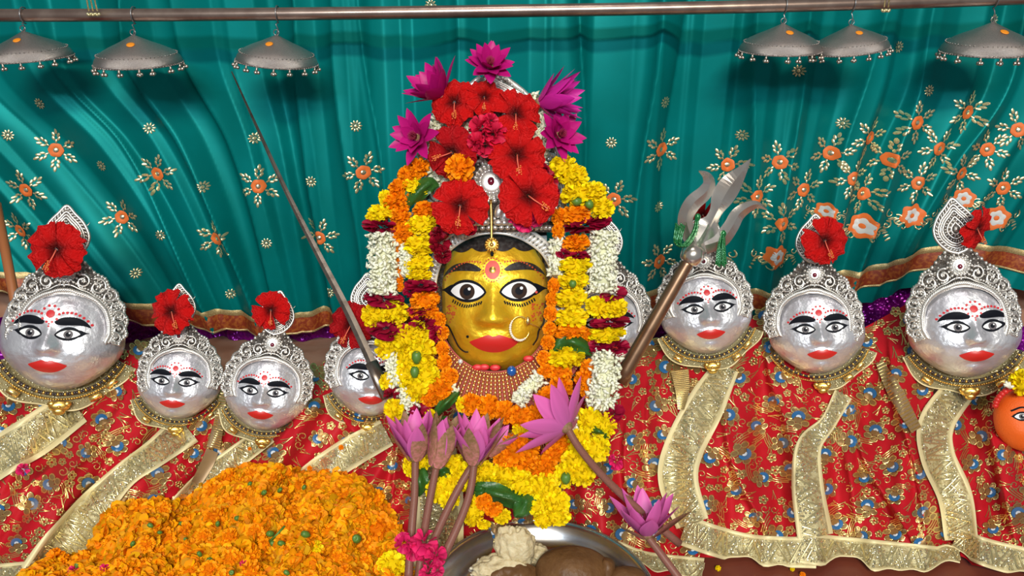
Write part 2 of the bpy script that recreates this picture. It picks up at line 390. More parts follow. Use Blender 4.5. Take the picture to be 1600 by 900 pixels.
for (px, py, s) in ((1350, 355, .027), (1425, 337, .026), (1206, 393, .025), (1560, 342, .027), (1510, 312, .022), (1288, 328, .018), (1110, 398, .024)):
    cx, cz = on_curtain(px, py); mb = MB(); scroll(mb, cx, cz, s, 1, 1.2); scroll(mb, cx, cz, s, -1, 1.2)
    fl = mb.build('scroll_vine', M['emb_gold'], root, root.location)
    c = MB(); ring2(c, cx, cz, s, .3, (0, 0), .42, .80, .0018, n=36, lob=.11, lobn=6); c.build('big_flower_rim', M['emb_orange'], fl, root.location)
    c = MB(); ring2(c, cx, cz, s, .3, (0, 0), .16, .50, .0024, n=36, lob=.13, lobn=6); c.build('big_flower_inside', M['emb_white'], fl, root.location)
    c = MB(); disc2(c, cx, cz, s, .3, (0, 0), .17, .17, 0, .003, n=10, dome=.4); c.build('big_flower_center', M['emb_orange'], fl, root.location)

# ---------------------------------------------------------------- hanging pole and silver parasols
POLEY = 1.20
pole_px = [(-120, 24), (0, 24), (300, 23), (600, 20), (800, 17), (1100, 12), (1400, 4), (1600, -3), (1720, -8)]
mb = MB(); mb.tube([PY(*poly_at(pole_px, k / 40), POLEY) for k in range(41)], .0092, 16)
tag(mb.build('hanging_pole', M['pole']), 'long bronze coloured metal pole running across the top of the curtain', 'pole')
def pole_y(px): return lin_at(pole_px, px)
UMB = [(36, 48, 62, 2, 'orange dotted parasol hanging above the largest mask on the pole end', 12), (208, 54, 66, 0, 'silver parasol with beaded rim, second from the wooden staff end', 12),
       (432, 54, 63, -6, 'silver parasol hanging just above the tip of the sword', 13), (1224, 36, 63, 1, 'silver parasol hanging above the trident head', 12),
       (1330, 38, 58, 8, 'tilted silver parasol touching its neighbour on the pole', 12), (1552, 34, 68, 2, 'silver parasol hanging above the crown with the tilted side hibiscus', 13)]
prof = [(.0, 0.0), (.05, -.02), (.18, -.085), (.40, -.19), (.60, -.275), (.77, -.36), (.89, -.45), (.955, -.53), (.985, -.60), (1.0, -.665), (.985, -.672), (.94, -.56), (.78, -.40), (.5, -.26), (.0, -.06)]
mb = MB(); mb.revolve(prof, 56, wob=lambda a, r, z: 1 + .006 * math.sin(5 * a)); dome_me = mb.mesh('dome', M['old_silver'])
mb = MB()
for k in range(60):
    a = 2 * PI * k / 60; mb.ball((.90 * math.cos(a), .90 * math.sin(a), -.435), .016, 5, 4)
for k in range(84):
    a = 2 * PI * k / 84; mb.ball((1.0 * math.cos(a), 1.0 * math.sin(a), -.655), .018, 5, 4)
rim_me = mb.mesh('rim_beading', M['old_silver'])
mb = MB(); mb.tube([(0, 0, 0), (0, 0, -.09)], .02, 5)
for k in range(3):
    a = 2 * PI * k / 3; mb.ball((.042 * math.cos(a), .042 * math.sin(a), -.125), .045, 7, 5)
mb.ball((0, 0, -.05), .036, 6, 4); bell_me = mb.mesh('bell', M['bell'])
mb = MB(); mb.ball((0, 0, 0), (.10, .10, .012), 12, 5); tilak_me = mb.mesh('tilak_mark', mat('orange_paste', (.80, .26, .01), .6))
for (px, py, hw, tilt, lab, nb) in UMB:
    p = PY(px, py, POLEY); dep = (p - CAM).dot(WX); R_ = hw * dep / FPX
    rz = random.uniform(0, 6)
    rot = Matrix.Rotation(math.radians(-tilt), 3, 'Y') @ Matrix.Rotation(math.radians(5), 3, 'X')
    t = thing('hanging_parasol', lab, 'parasol', mat4=M4(p, rot, R_), group='silver parasols on the pole')
    link('dome', dome_me, t); link('rim_beading', rim_me, t)
    for k in range(16):
        a = 2 * PI * (k + random.uniform(-.2, .2)) / 16 + rz
        link('bell', bell_me, t, M4((1.0 * math.cos(a), 1.0 * math.sin(a), -.66), Matrix.Rotation(a, 3, 'Z') @ Matrix.Rotation(random.uniform(-.15, .15), 3, 'Y')))
    a = -PI / 2 + random.uniform(-.25, .25); th = math.atan2(.10, .22)
    link('tilak_mark', tilak_me, t, M4((.40 * math.cos(a), .40 * math.sin(a), -.178), Matrix.Rotation(a, 3, 'Z') @ Matrix.Rotation(th, 3, 'Y')))
    # hook over the pole
    top = PY(px + 2, pole_y(px), POLEY); inv = (M4(p, rot, R_)).inverted(); mb = MB()
    up = top - p; pts = [p + Vector((0, 0, -.001)), p + up * .25 + Vector((.002, 0, 0)), p + up * .5 + Vector((-.001, -.003, 0))]
    for k in range(9):
        a = -PI * .5 + k / 8 * PI * 1.25; pts.append(top + Vector((0, -.0115 * math.cos(a), .0115 * math.sin(a))))
    mb.tube([inv @ q for q in pts], .016, 6); 
    ring = [p + Vector((.004 * math.cos(a * PI / 6), 0, .003 + .004 * math.sin(a * PI / 6))) for a in range(13)]
    mb.tube([inv @ q for q in ring], .013, 5, cap=False); mb.build('hook', M['wire'], t)
for (px, py, lab, n) in ((146, 22, 'small gold bead tassel on cords hanging near the largest parasols', 3), (1384, 16, 'small gold bead tassel hanging beside the tilted parasol', 2)):
    base = PY(px, py, POLEY - .02); t = thing('bead_tassel', lab, 'tassel', base)
    for k in range(n):
        mb = MB(); dx = (k - (n - 1) / 2) * .006; mb.tube([base + Vector((dx * .4 - .004, 0, .16)), base + Vector((dx, 0, .004))], .0011, 5); mb.build('cord', M['emb_gold'], t, base)
        mb = MB()
        for j in range(4): mb.ball(base + Vector((dx + .0022 * math.cos(j * 1.6), .0022 * math.sin(j * 1.6), -.001 * (j % 2))), .0022, 7, 5)
        mb.build('bead_cluster', M['emb_gold'], t, base)
mb = MB(); mb.tube([P(-6, 318, 1.235), P(20, 452, 1.20), P(40, 560, 1.18)], .0072, 10)
tag(mb.build('wooden_staff', M['wood_staff']), 'orange brown wooden staff leaning behind the largest silver mask', 'staff')
# ---------------------------------------------------------------- faces
def gauss(x, s): return math.exp(-(x / s) ** 2)
class Face:
    def __init__(self, D, yc, bl, bu, ex, ey, pw, nose, eyes, lips, chin):
        self.taper = 0; self.__dict__.update(locals())
    def q(self, x, y):
        b = self.bu if y > self.yc else self.bl
        x = x / (1 - self.taper * sstep(self.yc - .05, self.yc - self.bl, y))
        return abs(x / .5) ** self.ex + abs((y - self.yc) / b) ** self.ey
    def z(self, x, y):
        q = self.q(x, y); k = max(0.0, 1 - q); z = self.D * k ** self.pw; fade = sstep(0, .25, k)
        ny0, ny1, na, ns = self.nose                     # bridge y, tip y, height, half-width
        if y <= ny0 + .1:
            t = sstep(ny0 + .06, ny1, y) if y > ny1 else 1
            end = 1 - sstep(ny1 - .01, ny1 - .06 - .3 * abs(x), y) if y < ny1 - .0 else 1
            a = na * (.14 + .86 * t ** 1.6) * end * sstep(ny0 + .1, ny0 - .02, y)
            z += fade * a * math.exp(-abs(x / (ns * (.55 + .45 * t))) ** 2.2)
            z += fade * na * .38 * gauss(abs(x) - ns * 1.0, ns * .45) * gauss(y - ny1 - .012, .035) * end
        ex, ey, ea, eh = self.eyes
        z += fade * (-.030 * gauss(abs(x) - ex * .9, ea * 1.15) * gauss(y - ey - .01, eh * 2.0) + .014 * gauss(abs(x) - ex, ea) * gauss(y - ey, eh * 1.1)
                     + .014 * gauss(abs(x) - ex, ea * 1.3) * gauss(y - ey - .13, .05))
        ly, lw, lh = self.lips
        z += fade * (.030 * gauss(x, lw * .9) * gauss(y - ly, lh * 1.5) - .012 * gauss(x, lw * .7) * gauss(y - ly + lh * 2.3, lh * .8) + .03 * gauss(x, .12) * gauss(y - self.chin, .07)
                     + .026 * gauss(abs(x) - .26, .13) * gauss(y - (ly + ny1) / 2 - .01, .12))
        return z
    def mesh(self, name, m, rings=44, seg=112):
        mb = MB(); vs = [(0, self.yc, self.z(0, self.yc))]; fs = []
        rows = [math.sin(PI / 2 * k / rings) for k in range(1, rings + 1)]
        for k, r in enumerate(rows):
            for i in range(seg):
                a = 2 * PI * i / seg; c, s = math.cos(a), math.sin(a)
                b = self.bu if s > 0 else self.bl
                y = self.yc + b * math.copysign(abs(s) ** (2 / self.ey), s) * r; x = .5 * math.copysign(abs(c) ** (2 / self.ex), c) * r * (1 - self.taper * sstep(self.yc - .05, self.yc - self.bl, y))
                vs.append((x, y, self.z(x * .9999, self.yc + (y - self.yc) * .9999)))
        for (sc, zz) in ((.99, -.05), (.93, -.15), (.75, -.26), (.4, -.32), (.02, -.33)):
            for i in range(seg):
                x, y, _ = vs[1 + (rings - 1) * seg + i]; vs.append((x * sc, self.yc + (y - self.yc) * sc, zz))
        for i in range(seg): fs.append((0, 1 + i, 1 + (i + 1) % seg))
        for k in range(rings + 4):
            for i in range(seg):
                i2 = (i + 1) % seg; fs.append((1 + k * seg + i, 1 + (k + 1) * seg + i, 1 + (k + 1) * seg + i2, 1 + k * seg + i2))
        mb.add(vs, fs); return mb.mesh(name, m)
    def strip(self, mb, x0, x1, lo, hi, off, n=28, rows=5, mat=0, sx=1, dx=0, dy=0):
        def fn(u, v):
            x = lerp(x0, x1, u); y = lerp(lo(x), hi(x), v); X, Y = sx * x + dx, y + dy
            return (X, Y, self.z(X, Y) + off)
        mb.grid(fn, n, rows, mat, flip=(sx < 0))
    def disc(self, mb, cx, cy, ra, rb, off, mat=0, n=20, dome=0):
        vs = [(cx, cy, self.z(cx, cy) + off + dome)]; fs = []
        for j in (1, 2):
            for k in range(n):
                a = 2 * PI * k / n; x, y = cx + ra * j / 2 * math.cos(a), cy + rb * j / 2 * math.sin(a); vs.append((x, y, self.z(x, y) + off + dome * (.7 if j == 1 else 0)))
        for k in range(n):
            k2 = (k + 1) % n; fs += [(0, 1 + k, 1 + k2), (1 + k, 1 + n + k, 1 + n + k2, 1 + k2)]
        mb.add(vs, fs, mat)
    def ribbon(self, mb, pts, w, off, mat=0, n=30):
        vs = []; q = [poly_at(pts, k / n) for k in range(n + 1)]
        for k in range(n + 1):
            a = q[max(k - 1, 0)]; b = q[min(k + 1, n)]; dx, dy = b[0] - a[0], b[1] - a[1]; L = math.hypot(dx, dy) or 1; ww = w(k / n) if callable(w) else w
            for s in (-1, 0, 1):
                x, y = q[k][0] - s * dy / L * ww, q[k][1] + s * dx / L * ww; vs.append((x, y, self.z(x, y) + off + (.002 if s == 0 else 0)))
        fs = []
        for k in range(n): fs += [(3 * k, 3 * k + 1, 3 * k + 4, 3 * k + 3), (3 * k + 1, 3 * k + 2, 3 * k + 5, 3 * k + 4)]
        fs = [f[::-1] for f in fs]
        mb.add(vs, fs, mat)
def pw_(b, e): return max(0.0, b) ** e

SF = Face(.36, -.08, .44, .62, 2, 2, .5, (.04, -.125, .105, .062), (.148, 0, .09, .04), (-.272, .125, .035), -.42)
SF.taper = .16
face_me = SF.mesh('face', M['silver'])
def eye_meshes(F, ex, ey, ea, eh, tail, iris_r, tilt=0.0, lid=1.5, pupil=.55):
    out = []
    for s in (-1, 1):
        hi = lambda x, k=1.0: eh * k * pw_(1 - (x / ea) ** 2, .75) + tilt * x
        lo = lambda x, k=1.0: -eh * .85 * k * pw_(1 - (x / ea) ** 2, .8) + tilt * x
        a = MB()
        eo = ea * 1.13; th = .2
        def ohi(x): return (eh * lid) * pw_(1 - (x / eo) ** 2, .7) + tilt * x if x < eo * .75 else lerp(eh * lid * pw_(1 - .5625, .7) + tilt * eo * .75, tail * .12 + tilt * x, sstep(eo * .75, eo + tail, x))
        def olo(x): return -(eh * lid * .88) * pw_(1 - (x / eo) ** 2, .8) + tilt * x if x < eo * .75 else lerp(-eh * lid * .88 * pw_(1 - .5625, .8) + tilt * eo * .75, tail * .02 + tilt * x, sstep(eo * .75, eo + tail * .8, x))
        F.strip(a, -eo, eo + tail, olo, ohi, .0035, 40, 5, 0, s, s * ex, ey)
        w = MB(); F.strip(w, -ea, ea, lo, hi, .0065, 32, 6, 0, s, s * ex, ey)
        i = MB(); F.disc(i, s * ex, ey, iris_r, iris_r, .010, 0, 26)
        p = MB(); F.disc(p, s * ex, ey, iris_r * pupil, iris_r * pupil, .0125, 0, 20)
        h = MB(); F.disc(h, s * ex + iris_r * .3, ey + iris_r * .35, iris_r * .2, iris_r * .2, .0145, 0, 10)
        out.append((a, w, i, p, h))
    return out
SE = [[b.mesh(n, M[m]) for b, n, m in zip(e, ('eye', 'eye_white', 'iris', 'pupil', 'eye_glint'), ('black', 'white', 'iris', 'black', 'white'))] for e in eye_meshes(SF, .148, 0, .088, .036, .05, .036, .06, lid=1.75)]
def brow_mesh(F, cx, cy, hw, peak, thick, m, name='eyebrow'):
    out = []
    for s in (-1, 1):
        b = MB()
        hi = lambda x: peak * pw_(1 - abs((x + .12 * hw) / (hw * 1.12)) ** 2.2, .8)
        lo = lambda x: hi(x) - thick * pw_(1 - ((x) / hw) ** 2, .6) * (1 - .25 * x / hw)
        F.strip(b, -hw, hw, lo, hi, .0045, 30, 4, 0, s, s * cx, cy); out.append(b.mesh(name, m))
    return out
SBROW = brow_mesh(SF, .172, .058, .135, .092, .072, M['black'])
def lip_mesh(F, ly, lw, up, dn, m):
    b = MB()
    hi = lambda x: up * pw_(1 - abs(x / lw), .75) * (1 - .30 * gauss(x, lw * .16)) * (1 + .1 * gauss(abs(x) - .3 * lw, .2 * lw))
    lo = lambda x: -dn * pw_(1 - (x / lw) ** 2, .85)
    F.strip(b, -lw, lw, lo, hi, .006, 40, 8, 0, 1, 0, ly); return b.mesh('lips', m)
SLIP = lip_mesh(SF, -.268, .152, .052, .066, M['lip'])
b = MB(); SF.disc(b, 0, .168, .034, .034, .006, 0, 20, .004); SBINDI = b.mesh('bindi', M['dot_red'])
b = MB()
for k in range(10):
    a = 2 * PI * k / 10; SF.disc(b, .068 * math.cos(a), .168 + .070 * math.sin(a), .0115, .0115, .005, 0, 8)
for s in (-1, 1):
    for k in range(8):
        t = k / 7; SF.disc(b, s * (.095 + .215 * t), .180 - .095 * t ** 2.2 + .012 * math.sin(PI * t), .0115, .0115, .005, 0, 8)
for k in range(2): SF.disc(b, 0, .085 - .02 * k, .008, .008, .005, 0, 8)
SDOTS = b.mesh('brow_dots', M['dot_red'])

# ---------------------------------------------------------------- filigree crown (unit: face width)
def zp(x, y): return .325 - .50 * x * x - .08 * y - .03 * max(0, y - .7)
INN = [(-.355, -.085), (-.385, .0), (-.378, .12), (-.335, .235), (-.235, .325), (-.11, .368), (0, .380), (.11, .368), (.235, .325), (.335, .235), (.378, .12), (.385, .0), (.355, -.085)]
OUT = [(-.475, -.125), (-.545, -.02), (-.545, .14), (-.505, .29), (-.42, .43), (-.29, .58), (0, .76), (.29, .58), (.42, .43), (.505, .29), (.545, .14), (.545, -.02), (.475, -.125)]
def inn(t): return poly_at(INN, t)
def outp(t):
    x, y = poly_at(OUT, t); k = 1 + .018 * math.cos(t * 2 * PI * 13); return (x * k, y * (k if y > .1 else 1))
def crown_pt(t, r, h=0):
    a = inn(t); b = outp(t); x, y = lerp(a[0], b[0], r), lerp(a[1], b[1], r); return Vector((x, y, zp(x, y) + h))
mb = MB(); n = 130
def prow(r, h): return [crown_pt(k / n, r, h) for k in range(n + 1)]
rows = [prow(0, -.07), prow(0, 0)] + [prow(k / 8, .004) for k in range(9)] + [prow(1, -.04)]
vs = [p for r in rows for p in r]; fs = []
for j in range(len(rows) - 1):
    for k in range(n): fs.append((j * (n + 1) + k, j * (n + 1) + k + 1, (j + 1) * (n + 1) + k + 1, (j + 1) * (n + 1) + k))
mb.add(vs, [f[::-1] for f in fs]); crown_plate = mb.mesh('crown_plate', M['silver_plate'])
mb = MB()
for k in range(78):                                                       # twisted rope round the face opening
    t = (k + .5) / 78; p = crown_pt(t, .10, .016); q = crown_pt(min(1, t + .01), .10, .016); d = (q - p).normalized()
    ax = (d + Vector((-d.y, d.x, 0)) * .8).normalized(); mb.ball(p, (.013, .013, .034), 6, 5, rot=frame(ax, (0, 0, 1)))
mb.tube([crown_pt(k / 90, .02, .008) for k in range(91)], .012, 6); mb.tube([crown_pt(k / 90, .24, .008) for k in range(91)], .009, 5)
rope_me = mb.mesh('rope_border', M['silver_relief'])
mb = MB()
for k in range(70):
    mb.ball(crown_pt((k + .5) / 70, .34, .012), .0145, 6, 4)
for k in range(74):
    t = (k + .5) / 74; mb.ball(crown_pt(t, .985, .004), .021, 6, 4)
rng = random.Random(3)
for k in range(300):
    t = rng.random(); r = rng.uniform(.42, .94); mb.ball(crown_pt(t, r, .006), rng.uniform(.009, .015), 5, 4)
bead_me = mb.mesh('bead_work', M['silver_relief'])
def spiral(c, r, turns, a0, dirn, n=30, h=.016):
    pts = []
    for k in range(n):
        t = k / (n - 1); a = a0 + dirn * turns * 2 * PI * t; rr = r * (1 - .82 * t); x, y = c[0] + rr * math.cos(a), c[1] + rr * math.sin(a)
        pts.append(Vector((x, y, zp(x, y) + h)))
    return pts
scroll_mes = []
for (t, r, rad) in ((.05, .55, .058), (.11, .62, .062), (.175, .62, .066), (.24, .64, .07), (.305, .66, .078), (.375, .62, .085), (.435, .52, .07)):
    for s in (0, 1):
        tt = t if s == 0 else 1 - t; c = crown_pt(tt, r); d = 1 if s == 0 else -1; mb = MB()
        mb.tube(spiral(c, rad, 1.5, 1.0 if s == 0 else PI - 1.0, d), lambda u: .0125 * (1 - .35 * u), 6)
        mb.tube(spiral((c.x, c.y), rad * 1.12, .55, -2.0 if s == 0 else PI + 2.0, d, 14), .009, 5); mb.ball((c.x, c.y, c.z + .014), .018, 6, 5)
        scroll_mes.append(mb.mesh('scroll_relief', M['silver_relief']))
mb = MB(); c0 = (0, .575)
mb.ball((0, .575, zp(0, .575)), (.105, .105, .025), 24, 7)
for k in range(16):
    a = 2 * PI * k / 16; x, y = .085 * math.cos(a), .575 + .085 * math.sin(a); mb.ball((x, y, zp(x, y) + .016), (.012, .026, .014), 6, 5, rot=Matrix.Rotation(a - PI / 2, 3, 'Z'))
    x, y = .118 * math.cos(a), .575 + .118 * math.sin(a); mb.ball((x, y, zp(x, y) + .010), .016, 6, 4)
    x, y = .046 * math.cos(a), .575 + .046 * math.sin(a); mb.ball((x, y, zp(x, y) + .024), .0095, 6, 4)
rosette_me = mb.mesh('rosette', M['silver_relief'])
mb = MB(); mb.ball((0, .575, zp(0, .575) + .03), (.026, .026, .016), 12, 6); ruby_me = mb.mesh('ruby_stone', M['ruby'])
LEAF = [(0, .70), (.075, .735), (.145, .83), (.165, .94), (.125, 1.06), (.06, 1.15), (0, 1.225), (-.06, 1.15), (-.125, 1.06), (-.165, .94), (-.145, .83), (-.075, .735), (0, .70)]
def leaf_pt(t, k, h):
    x, y = poly_at(LEAF, t); x *= 1.25; x, y = x * k, .93 + (y - .93) * k; return Vector((x, y, zp(x, y) + h))
mb = MB(); ks = [1.0, 1.0, .98, .8, .6, .4, .2, .02]; hs = [-.035, 0, .012, .022, .03, .034, .036, .036]; n = 60
vs = [leaf_pt(i / n, k, h) for k, h in zip(ks, hs) for i in range(n)]
fs = [(j * n + i, j * n + (i + 1) % n, (j + 1) * n + (i + 1) % n, (j + 1) * n + i) for j in range(len(ks) - 1) for i in range(n)]
mb.add(vs, fs); finial_plate = mb.mesh('leaf_finial', M['silver_plate']); mb = MB()
for k, r in ((1.0, .016), (.80, .010), (.70, .009), (.60, .010), (.40, .010), (.22, .010)):
    mb.tube([leaf_pt(i / n, k, lin_at([(0, .036), (.2, .036), (.6, .03), (1, .012)], k)) for i in range(n + 1)], r, 6, cap=False)
for i in range(38):
    t = (i + .5) / 38; p = leaf_pt(t, .90, .022); q = leaf_pt(min(1, t + .01), .9, .022); d = (q - p).normalized(); ax = (d + Vector((-d.y, d.x, 0)) * .9).normalized()
    mb.ball(p, (.010, .010, .024), 5, 4, rot=frame(ax, (0, 0, 1)))
for i in range(26): mb.ball(leaf_pt((i + .5) / 26, .5, .036), .011, 5, 4)
for i in range(12): mb.ball(leaf_pt((i + .5) / 12, .3, .037), .014, 6, 4)
mb.ball(leaf_pt(0, .0, .036), (.022, .03, .016), 8, 5)
finial_me = mb.mesh('finial_ribs', M['silver_relief'])
mb = MB(); mb.tube([(.17, 1.02, zp(.17, 1.02)), (.21, 1.07, zp(.2, 1.07) + .02)], .004, 5); pin_me = mb.mesh('wire_pin', M['silver_relief'])

# name, eye-mid px, face width px, depth, yaw, roll, crown height scale, label
MASKS = [
 dict(px=(80, 517), U=176, d=1.165, yaw=-20, roll=-4, h=1.0, lab='largest silver goddess mask with purple tinted cheek, beside the wooden staff', k='largest silver mask by the wooden staff'),
 dict(px=(273, 591), U=121, d=1.14, yaw=-12, roll=-6, h=.98, lab='small silver goddess mask, second from the wooden staff', k='small silver mask second from the staff'),
 dict(px=(411, 606), U=127, d=1.125, yaw=-11, roll=-7, h=1.0, lab='small silver goddess mask with red centred rosette fully showing on its crown', k='small silver mask with the rosette crown'),
 dict(px=(583, 583), U=128, d=1.15, yaw=3, roll=-5, h=1.0, lab='silver goddess mask half hidden behind the sword and yellow garland', k='silver mask behind the sword'),
 dict(px=(950, 505), U=132, d=1.235, yaw=4, roll=2, h=1.0, lab='silver goddess mask mostly hidden behind the white garland and trident shaft', k='silver mask behind the trident shaft'),
 dict(px=(1107, 480), U=140, d=1.20, yaw=7, roll=6, h=1.0, lab='silver goddess mask standing right behind the trident head', k='silver mask behind the trident head'),
 dict(px=(1281, 510), U=141, d=1.19, yaw=8, roll=5, h=1.05, lab='silver goddess mask in the middle of the three beyond the trident', k='silver mask in the middle of the trident side'),
 dict(px=(1521, 507), U=158, d=1.165, yaw=18, roll=4, h=1.05, lab='silver goddess mask with tilted side hibiscus, next to the orange idol', k='silver mask next to the orange idol'),
]
def proj(p):
    q = p - CAM; d = q.dot(WX); return 800 + FPX * q.dot(RX) / d, 450 - FPX * q.dot(UX) / d
for m, lt in zip(MASKS, (((104, 93), (105, 320)), ((281, 65), (280, 443)), ((418, 69), (438, 454)), ((578, 69), (574, 426)), ((950, 68), (944, 335)), ((1101, 73), (1095, 325)), ((1271, 76), (1274, 334)), ((1505, 88), (1487, 309)))):
    m['lob'], m['tip'] = lt
for m in MASKS:
    U = m['U'] * m['d'] / FPX; yaw = math.radians(m['yaw']); roll = math.radians(m['roll']); yaw_w = yaw - math.atan((m['px'][0] - 800) / FPX)
    px = m['px'][0] - .34 * m['U'] * math.sin(yaw)
    rot = Matrix((RX, UX, -WX)).transposed() @ Matrix.Rotation(roll, 3, 'Z') @ Matrix.Rotation(yaw_w, 3, 'Y')
    m['M'] = M4(P(px, m['px'][1], m['d']), rot, (U, U, U)); m['Um'] = U
    t = thing('mask_idol', m['lab'], 'mask', mat4=m['M'], group='silver goddess masks')
    fo = link('face', face_me, t)
    for me in (*SBROW, SLIP, SBINDI): link(me.name.split('.')[0], me, fo)
    link('brow_dots', SDOTS, fo, kind='stuff')
    for e in SE:
        eo = link('eye', e[0], t)
        for me in e[1:]: link(me.name.split('.')[0], me, eo)
    S = Matrix.Diagonal((1, m['h'], 1, 1))
    sx, rz, h, cw = -.2 * math.sin(yaw), 0.0, 1.0, 1.0
    for _ in range(12):                              # seat the crown so that its lobes and finial stand where they do on this mask
        S = Matrix.Translation((sx, 0, 0)) @ Matrix.Rotation(rz, 4, 'Z') @ Matrix.Rotation(-.35 * yaw, 4, 'Y') @ Matrix.Diagonal((cw, h, 1, 1))
        a_, b_, c_ = [proj(m['M'] @ (S @ Vector(q))) for q in ((-.545, .06, zp(.545, .06)), (.545, .06, zp(.545, .06)), (0, 1.235, zp(0, 1.235) + .01))]
        sx += (m['lob'][0] - (a_[0] + b_[0]) / 2) / m['U']; cw *= (2 * m['lob'][1]) / (b_[0] - a_[0]) ; rz -= (m['tip'][0] - c_[0]) / (1.2 * m['U']) * .8; h += (c_[1] - m['tip'][1]) / (1.2 * m['U']) * .8
    cr = link('crown', crown_plate, t, S)
    link('rope_border', rope_me, cr); link('bead_work', bead_me, cr, kind='stuff'); link('rosette', rosette_me, cr); link('ruby_stone', ruby_me, cr)
    for me in scroll_mes: link('scroll_relief', me, cr)
    fi = link('leaf_finial', finial_plate, t, S); link('finial_ribs', finial_me, fi); link('wire_pin', pin_me, t, S)

# ---------------------------------------------------------------- the gold faced goddess
GF = Face(.40, -.10, .645, .70, 2.5, 2.4, .5, (.02, -.262, .135, .105), (.232, -.005, .165, .085), (-.46, .22, .055), -.64)
gd = 1.085; GU = 167; Gm = GU * gd / FPX
Grot = Matrix((RX, UX, -WX)).transposed() @ Matrix.Rotation(math.radians(1), 3, 'Z') @ Matrix.Rotation(math.radians(-2), 3, 'Y')
GM = M4(P(774, 454, gd), Grot, Gm)
G = thing('goddess_idol', 'large golden faced goddess idol in a tall silver crown at the centre', 'idol', mat4=GM)
gface = link('face', GF.mesh('face', M['gold_face'], 54, 140), G)
for me in brow_mesh(GF, .285, .13, .185, .125, .072, M['hair']): link('eyebrow', me, gface)
link('lips', lip_mesh(GF, -.455, .222, .072, .098, M['lip']), gface)
for e in eye_meshes(GF, .232, -.005, .155, .082, .085, .070, .05, lid=1.32, pupil=.5):
    names = ('eye', 'eye_white', 'iris', 'pupil', 'eye_glint'); ms = ('black', 'white', 'iris_dark', 'black', 'white')
    eo = link('eye', e[0].mesh('eye', M['black']), G)
    for b, nm, mm in list(zip(e, names, ms))[1:]: link(nm, b.mesh(nm, M[mm]), eo)
for s in (-1, 1):                                   # painted lashes, eyelid line, side locks
    b = MB()
    for k in range(13):
        t = k / 12; x = s * (.10 + .26 * t); y = -.09 - .03 * math.sin(PI * t) + .045 * max(0, t - .6)
        GF.ribbon(b, [(x, y), (x + s * .012, y - .028)], .006, .005, n=3)
    b.build('eyelashes', M['black'], gface, kind='stuff')
    b = MB()
    loc = [(-.485, -.30), (-.42, -.32), (-.375, -.40), (-.33, -.50), (-.28, -.545), (-.24, -.55)] if s < 0 else [(.48, -.07), (.455, -.2), (.445, -.30), (.40, -.37), (.385, -.44), (.345, -.50)]
    GF.ribbon(b, loc, lambda t: .010 * (1 - .3 * t), .004); b.build('painted_lock', M['hair'], gface)
b = MB(); sc = lambda x: .395 - 1.15 * max(0, abs(x) - .36) - .045 * abs(math.sin(x * PI / .19)) ** .7
GF.strip(b, -.49, .49, lambda x: min(sc(x), .56), lambda x: .57, .004, 80, 6); b.build('painted_hair', M['hair'], gface)
b = MB(); GF.disc(b, .0, .185, .068, .085, .005, 0, 28, .004); fb = b.build('bindi', M['pink_blush'], gface)
b = MB()
for k in range(22):
    a = 2 * PI * k / 22; GF.disc(b, .085 * math.cos(a), .185 + .105 * math.sin(a), .008, .008, .0055, 0, 8)
for s in (-1, 1):
    for k in range(15):
        t = k / 14; GF.disc(b, s * (.11 + .34 * t), .255 - .15 * t ** 2.4 + .02 * math.sin(PI * t), .0085, .0085, .0055, 0, 8)
    for k in range(30): 
        x, y = s * random.uniform(.34, .46), random.uniform(-.28, -.12); GF.disc(b, x, y, .008, .008, .0055, 0, 8)
for k in range(9): GF.disc(b, .05 * math.cos(k * .7), -.70 + .03 * math.sin(k * .7), .008, .008, .005, 0, 8)
b.build('painted_dots', M['dot_faint'], gface, kind='stuff')
b = MB(); GF.disc(b, -.235, -.405, .013, .013, .005, 0, 12, .004); b.build('painted_mole', M['black'], gface)
b = MB(); GF.disc(b, .0, .185, .03, .03, .011, 0, 16, .008); b.build('bindi_stud', M['gold'], gface)
for s in (-1, 1):
    b = MB(); GF.disc(b, s * .385 if s > 0 else -.09, -.02, .012, .012, .009, 0, 8) if s > 0 else None
    if s > 0: b.build('eye_corner_mark', M['pink_blush'], gface)
# crown of the goddess: fluted arch round the face, tall relief cone, filigree wings
ARCH = [(-.555, -.30), (-.57, -.05), (-.55, .14), (-.46, .33), (-.30, .455), (-.14, .515), (0, .53), (.14, .515), (.30, .455), (.46, .33), (.55, .14), (.57, -.05), (.555, -.30)]
ARCH = [(a * 1.02, b + .03 if b > 0 else b) for a, b in ARCH]
def za(x, y): return .34 - .62 * x * x - .05 * y
mb = MB(); n = 96
for (k0, r, dz) in ((.945, .014, .0), (1.075, .016, .0)):
    mb.tube([(lambda p: (p[0] * k0, (p[1] + .2) * k0 - .2, za(*p) + dz))(poly_at(ARCH, i / n)) for i in range(n + 1)], r, 8)
for i in range(64):
    x, y = poly_at(ARCH, (i + .5) / 64); x2, y2 = poly_at(ARCH, min(1, (i + .9) / 64)); d = Vector((x2 - x, y2 - y, 0)).normalized(); nrm = Vector((-d.y, d.x, 0))
    mb.ball((x * 1.01, y * 1.01, za(x, y) + .005), (.021, .024, .046), 7, 6, rot=frame((nrm + d * .35).normalized(), (0, 0, 1)))
mb.build('fluted_arch', M['silver_bright'], G)
mb = MB(); pp_ = [poly_at(ARCH, i / n) for i in range(n + 1)]; mb.add([(0, .1, .03)] + [(x, y, min(.03, za(x, y) - .04)) for x, y in pp_], [(0, i + 2, i + 1) for i in range(n)]); mb.build('arch_back_plate', M['silver_plate'], G)
CW = [(.30, .64), (.5, .64), (.8, .62), (1.2, .57), (1.5, .50), (1.7, .42), (1.88, .25), (2.0, .10), (2.06, .015)]
